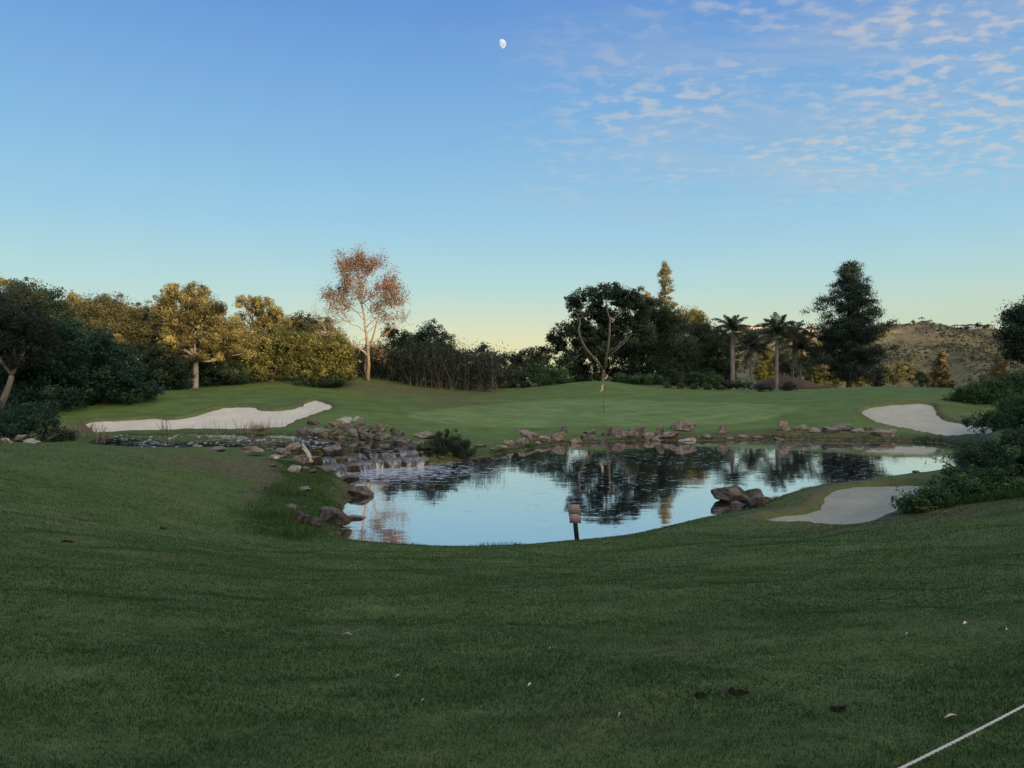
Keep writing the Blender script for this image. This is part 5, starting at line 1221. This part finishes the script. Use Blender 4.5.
# ------------------------------------------------------------------ hills
def hillz(x, y):
    px = 512 + x / y * F
    xa = np.clip(x, 0, None)
    r1 = np.interp(x, [100, 190, 240, 290, 350, 420, 470, 520, 548, 575, 620, 700, 900], [-6, -4, 50, 66, 66, 71, 75, 73, 67, 58, 40, 20, 0])
    yc = 1000.
    pr = np.exp(-(np.clip(yc - y, 0, None) / 210) ** 2 * 1.1) * (y < yc) + np.exp(-(np.clip(y - yc, 0, None) / 160) ** 2) * (y >= yc)
    spur = 17 * np.sin(x / 34. + y / 95. + 1.1 * np.sin(y / 70.)) + 8 * np.sin(x / 15. - y / 60. + 2) + 9 * vnoise(x, y * .5, .03, 51)
    env = np.exp(-((y - 830) / 120) ** 2)
    z1 = r1 * pr + spur * env * np.clip(r1 / 70, 0, 1) * .75
    r2 = np.interp(x, [500, 700, 800, 850, 900, 1000, 1200, 1500, 1900], [0, 50, 88, 101, 104, 103, 104, 100, 60])
    z2 = r2 * np.exp(-((y - 1520) / 300.) ** 2) + 6 * np.sin(x / 40. + y / 80) * np.exp(-((y - 1350) / 200.) ** 2) * (r2 > 40)
    return np.maximum(z1, z2) - 6
m_hill, nt, nd, lk = mat('hillside_scrub')
geo = N(nt, 'ShaderNodeNewGeometry'); pos = geo.outputs['Position']
n1 = noise(nt, .012, 6, .65, pos); n2 = noise(nt, .12, 7, .75, pos)
cr = ramp(nt, [(.36, (.066, .080, .05)), (.50, (.16, .15, .085)), (.64, (.34, .265, .145))]); lk.new(mth(nt, 'ADD', mth(nt, 'MULTIPLY', n1, .5), mth(nt, 'MULTIPLY', n2, .5)), cr.inputs[0])
principled(nt, cr.outputs[0], .95, .05, bump(nt, n2, .8, 3.))
HX, HYg = np.meshgrid(np.arange(0, 2000, 9.), np.arange(560, 1950, 9.))
HZ = hillz(HX, HYg) + 1.2 * fbm(HX, HYg, .08, 2) * (hillz(HX, HYg) > 2)
tag(grid_mesh('hill', HX, HYg, HZ, m_hill), kind='structure')
# scrub cover on the hill
mb = MB(); n = 80000; x = rng.uniform(180, 1100, n); y = rng.uniform(640, 1420, n); z = hillz(x, y)
ok = (z > 2) & (vnoise(x, y * .6, .03, 7, 4) * 2.2 + rng.normal(0, .3, n) > .0) & (x / y < .75); x, y, z = x[ok], y[ok], z[ok]; n = len(x)
r_ = rng.uniform(.5, 1.7, n) * np.where(rng.random(n) < .04, 1.8, 1.); k = 5
idx = np.repeat(np.arange(n), k); g = rng.normal(size=(n * k, 3))
leaves(mb, np.stack([x, y, z + r_ * .4], 1)[idx] + g * r_[idx][:, None] * [.5, .5, .3], g + [0, 0, .6], r_[idx] * 1.3, .8, np.repeat(rng.normal(.45, .2, n), k))
G_scrub = foliage_mat('scrub_leaves', (.045, .055, .042), (.10, .10, .066), (.20, .17, .105), .1)
tag(mb.build('hill_scrub', G_scrub), 'dry scrub covering the sunlit hill and shaded valley side', 'scrub', kind='stuff')
# ridge houses
HG = 'houses along the distant ridge'
m_cream = plain_mat('cream_wall', (.62, .52, .40), .9, .1, .08, .3); m_whitew = plain_mat('white_wall', (.70, .68, .64), .9, .1, .06, .3); m_roofg = plain_mat('grey_roof', (.22, .19, .18), .9, .1, .15, .5)
def ridge(px, Yr): x = (px - 512) / F * Yr; return (x, Yr, float(hillz(np.array([x]), np.array([Yr]))[0]))
for (a, Yr, w, h, mw, lb) in [(747, 985, 15, 6, m_cream, 'cream house on the ridge between the two left palm crowns'), (757, 990, 12, 5, m_cream, 'cream house on the ridge just left of the tallest palm'), (738, 985, 10, 6, m_cream, 'small cream house on the ridge touching the leftmost palm'),
                              (712, 985, 13, 5, m_cream, 'cream house on the ridge above the dark drooping tree'), (810, 985, 14, 6, m_cream, 'cream house on the ridge left of the pine crown'), (801, 990, 10, 5, m_whitew, 'pale house on the ridge above the rightmost palm'),
                              (924, 990, 15, 5, m_cream, 'lone cream villa on the hilltop under two palms')]:
    x, y, z = ridge(a, Yr); house(lb, (x, y, z - .5), w, 10, h, 2.6, rng.uniform(-.3, .3), mw, m_tile, HG, 3, .6, 'ridge_house')
far_names = ['leftmost', 'second from left', 'third from left', 'fourth from left', 'fifth from left', 'sixth from left', 'seventh from left', 'rightmost']
for i, (a, w) in enumerate([(949, 14), (956, 16), (963, 13), (970, 18), (976, 14), (982, 16), (988, 14), (991, 12)]):
    Yr = 1440 + (i % 3) * 28; x, y, z = ridge(a, Yr); house('small pale house on the far shaded ridge, %s of the row' % far_names[i], (x, y, z - .5), w, 12, 6.5, 3, rng.uniform(-.4, .4), m_whitew if i % 2 else m_cream, m_roofg if i % 3 else m_tile, 'houses on the far shaded ridge', 3, .6, 'ridge_house')
# ridge trees
def ridge_tree(a, Yr, hh, w, fol, label, kind):
    x, y, z = ridge(a, Yr); b = np.array([x, y, z]); root = empty(kind, b, label, 'tree', 'small trees on the distant ridge')
    tb = MB(); tb.tube([b - [0, 0, .5], b + [0, 0, hh * .8]], [.45, .3], 5); tb.build('trunk', M_bark_brown, root, False, b)
    mb = MB()
    if kind == 'ridge_palm':
        for k in range(16):
            th = k * 2.4; e = b + [0, 0, hh * .8]; d = np.array([math.cos(th), math.sin(th), 0]); q = np.array([e, e + d * w * .5 + [0, 0, w * .25 * (1 if k % 2 else .2)], e + d * w + [0, 0, -w * .25 * (0 if k % 2 else 1.4)]]); sd_ = np.array([-d[1], d[0], 0]) * .5
            mb.add(np.concatenate([q - sd_, q + sd_]), [(0, 1, 4, 3), (1, 2, 5, 4)], tint=.4)
    else: crown(mb, [(x, y, z + hh * .62, w, hh * .4)], 1.2, 1.8, .7, 0, .4)
    mb.build('crown', fol, root, False, b)
ridge_tree(921.5, 985, 11, 4.5, G_dark, 'left of two palms above the hilltop villa', 'ridge_palm')
ridge_tree(930, 985, 10, 4.0, G_dark, 'right of two palms above the hilltop villa', 'ridge_palm')
rt = 0
for (a, Yr, hh, w, lb) in [(913, 985, 6, 3, 'small ridge tree left of the hilltop villa'), (938, 990, 6, 3, 'small ridge tree right of the hilltop villa'), (890, 990, 6, 3, 'small ridge tree where the hilltop meets the pine'), (724, 985, 8, 4, 'small ridge tree left of the leftmost palm crown'), (765, 985, 7, 4, 'small ridge tree left of the tallest palm crown'), (817, 985, 8, 4, 'small ridge tree touching the pine on its left'), (805, 985, 7, 3.5, 'small ridge tree between two cream houses left of the pine'), (704, 985, 7, 4, 'small ridge tree at the left end of the ridge'),
                           (946, 1430, 12, 6, 'left end tree of the far shaded ridge'), (960, 1430, 10, 6, 'dark tree between the left houses of the far shaded ridge'), (968, 1420, 12, 6, 'pointed tree at the centre of the far shaded ridge'), (979, 1430, 11, 6, 'dark tree right of centre on the far shaded ridge'), (986, 1420, 9, 6, 'right end tree of the far shaded ridge')]:
    ridge_tree(a, Yr, hh, w, G_dark if Yr > 1200 else G_olive, lb, 'ridge_tree')

# ------------------------------------------------------------------ sun, unseen ridges added to shade the course and the far hill
GLOW = (3.1, 2.45, 1.45)
AZ, EL = R(35), R(7)
d2 = np.array([-math.sin(AZ), math.cos(AZ)]); pu = np.array([math.cos(AZ), math.sin(AZ)])
U, S = np.meshgrid(np.arange(-220, 300, 3.), np.arange(-230, -29, 5.))
thr = np.interp(U, [-220, -40, 0, 14, 18, 22, 32, 37, 45, 66, 71, 126, 138, 150, 175, 300], [10, 9, 7.5, 7, 5, 3.2, 3.2, 11, 14, 15, 20, 20, 9, 6, 4.5, 4.5])
rz = thr + 120 * math.tan(EL)
prof = np.where(S > -60, sstep(-30, -60, S), 1 - .35 * sstep(-60, -230, S))
Zh = rz * prof + 1.0 * fbm(U, S, .35, 4) * prof + .6 * fbm(U, S, 1.1, 6) * prof - .6
HXb, HYb = pu[0] * U + d2[0] * S, pu[1] * U + d2[1] * S
tag(grid_mesh('shadow_ridge', HXb, HYb, Zh, m_hill), kind='structure')  # added ridge out of view, crest shaped to set which treetops catch sun
U2, S2 = np.meshgrid(np.arange(690, 1700, 20.), np.arange(-100, 320, 20.))
hz = np.interp(U2, [690, 740, 801, 871, 950, 1043, 1120, 1300, 1700], [40, 66, 84, 97, 112, 130, 165, 200, 200]) * np.exp(-((S2 - 130) / 80.) ** 2) - 4
tag(grid_mesh('hill', pu[0] * U2 + d2[0] * S2, pu[1] * U2 + d2[1] * S2, hz, m_hill), kind='structure')  # second added ridge, unseen, shaped to shade the far hill's lower right

sun = bpy.data.lights.new('sun', 'SUN'); sun.energy = 5.0; sun.angle = R(.6); sun.color = (1., .72, .40)
so = bpy.data.objects.new('sun', sun); COL.objects.link(so)
so.rotation_euler = Vector((d2[0] * math.cos(EL), d2[1] * math.cos(EL), -math.sin(EL))).to_track_quat('-Z', 'Y').to_euler()

# ------------------------------------------------------------------ sky
w = bpy.data.worlds.new('World'); scene.world = w; w.use_nodes = True
nt = w.node_tree; nt.nodes.clear(); lk = nt.links
tc = N(nt, 'ShaderNodeTexCoord'); sp = N(nt, 'ShaderNodeSeparateXYZ'); lk.new(tc.outputs['Generated'], sp.inputs[0])
sky = N(nt, 'ShaderNodeTexSky'); sky.sky_type = 'NISHITA'; sky.sun_disc = False; sky.sun_elevation = EL
sky.sun_rotation = math.atan2(-d2[0], -d2[1]); sky.altitude = 100; sky.dust_density = .6; sky.ozone_density = 2.
def s2l(c): return [((x / 255 + .055) / 1.055) ** 2.4 if x > 10 else x / 255 / 12.92 for x in c]
stops = [(0, (238, 227, 170)), (.045, (232, 231, 188)), (.075, (214, 228, 204)), (.115, (188, 222, 222)), (.19, (160, 209, 233)), (.283, (137, 190, 231)), (.365, (120, 172, 226)), (.44, (104, 154, 220)), (1., (62, 105, 178))]
rp = ramp(nt, [(p, s2l(c)) for p, c in stops]); lk.new(sp.outputs[2], rp.inputs[0])
side = mrange(nt, sp.outputs[0], -.05, .62); low = mrange(nt, sp.outputs[2], .02, .16, 1, 0)
g = mixc(nt, mth(nt, 'MULTIPLY', side, mth(nt, 'MULTIPLY', low, .75)), rp.outputs[0], s2l((186, 212, 196)))
sideL = mrange(nt, sp.outputs[0], -.05, -.5); g = mixc(nt, mth(nt, 'MULTIPLY', sideL, mth(nt, 'MULTIPLY', low, .7)), g, s2l((178, 220, 226)))
# altocumulus on the right half
den = mth(nt, 'ADD', sp.outputs[2], .10); u = mth(nt, 'DIVIDE', sp.outputs[0], den); v = mth(nt, 'DIVIDE', sp.outputs[1], den)
cv = N(nt, 'ShaderNodeCombineXYZ'); lk.new(u, cv.inputs[0]); lk.new(v, cv.inputs[1])
cA = noise(nt, 19., 4, .5, cv.outputs[0], mapscale=(.8, 1.0, 1), rot=(0, 0, .25)); cB = noise(nt, 1.3, 4, .6, cv.outputs[0], mapscale=(.8, 1, 1)); cC = noise(nt, 3.2, 7, .65, cv.outputs[0], mapscale=(.3, 1.5, 1), rot=(0, 0, -.15), dist=.6)
mx_ = mrange(nt, mth(nt, 'ADD', sp.outputs[0], mth(nt, 'MULTIPLY', mth(nt, 'SUBTRACT', cB, .5), .5)), -.10, .34); mz = mth(nt, 'MULTIPLY', mrange(nt, sp.outputs[2], .17, .27), mrange(nt, sp.outputs[2], .62, .44))
area = mth(nt, 'MULTIPLY', mx_, mz)
puff = mth(nt, 'MULTIPLY', mrange(nt, cA, .43, .66), mrange(nt, cB, .36, .56)); wisp = mth(nt, 'MULTIPLY', mrange(nt, cC, .42, .74), .50)
cl = mth(nt, 'MULTIPLY', mth(nt, 'MAXIMUM', puff, wisp), mth(nt, 'MULTIPLY', area, .54), clamp=True)
veil = mth(nt, 'MULTIPLY', mth(nt, 'MULTIPLY', mrange(nt, noise(nt, 2.1, 6, .6, cv.outputs[0], mapscale=(.5, 1.2, 1), dist=.4), .38, .66), mx_), mth(nt, 'MULTIPLY', mrange(nt, sp.outputs[2], .15, .24), .34))
g = mixc(nt, veil, g, s2l((176, 190, 208)))
g = mixc(nt, cl, g, s2l((226, 216, 204)))
sk = mixc(nt, 1., sky.outputs[0], (.10, .10, .10), 'MULTIPLY')
g = mixc(nt, .10, g, sk)
# the bright evening glow around the low sun, behind the camera
dotn = N(nt, 'ShaderNodeVectorMath', operation='DOT_PRODUCT'); lk.new(tc.outputs['Generated'], dotn.inputs[0])
dotn.inputs[1].default_value = (-d2[0] * math.cos(R(14)), -d2[1] * math.cos(R(14)), math.sin(R(14)))
glow = mth(nt, 'POWER', mrange(nt, dotn.outputs['Value'], .15, 1., 0, 1, 'LINEAR'), 1.6)
g = mixc(nt, 1., g, mixc(nt, glow, (0, 0, 0), (GLOW[0], GLOW[1], GLOW[2])), 'ADD')
bg = N(nt, 'ShaderNodeBackground'); bg.inputs[1].default_value = 1.0; lk.new(g, bg.inputs[0])
ow = N(nt, 'ShaderNodeOutputWorld'); lk.new(bg.outputs[0], ow.inputs[0])
# moon
m_moon, nt, nd, lk = mat('moon_surface')
em = N(nt, 'ShaderNodeEmission'); cr = ramp(nt, [(.35, (.62, .68, .74)), (.6, (1., 1., .98))]); lk.new(noise(nt, .035, 3, .5), cr.inputs[0]); lk.new(cr.outputs[0], em.inputs[0]); em.inputs[1].default_value = .95
o = N(nt, 'ShaderNodeOutputMaterial'); lk.new(em.outputs[0], o.inputs[0])
mx0, my0, mz0 = P(501.6, 43.8, 6000.); bm = bmesh.new(); bmesh.ops.create_uvsphere(bm, u_segments=48, v_segments=32, radius=4.4 / F * 6000)
view = -Vector((mx0, my0, mz0)).normalized(); rt_ = Vector((1, 0, 0)); upv = view.cross(rt_).normalized() * -1
lit = (view * .42 + Vector((.86, 0, .28))).normalized()
bmesh.ops.delete(bm, geom=[f for f in bm.faces if f.calc_center_median().normalized().dot(lit) < -.02], context='FACES')
me = bpy.data.meshes.new('moon'); bm.to_mesh(me); bm.free(); me.materials.append(m_moon)
o = bpy.data.objects.new('moon', me); COL.objects.link(o); o.location = (mx0, my0, mz0); tag(o, 'small white gibbous moon high in the blue sky', 'moon')

# ------------------------------------------------------------------ camera
cam = bpy.data.cameras.new('camera'); co = bpy.data.objects.new('camera', cam); COL.objects.link(co)
co.location = (0, 0, EYE); co.rotation_euler = (R(90), 0, 0); cam.sensor_width = 36; cam.lens = 36 * F / 1024
cam.shift_y = (HY - 384) / 1024; cam.clip_start = .1; cam.clip_end = 20000
scene.camera = co
scene.view_settings.view_transform = 'Standard'; scene.view_settings.look = 'None'; scene.view_settings.exposure = 0
scene.render.resolution_x, scene.render.resolution_y = 1024, 768
scene.cycles.max_bounces = 6; scene.cycles.transparent_max_bounces = 8
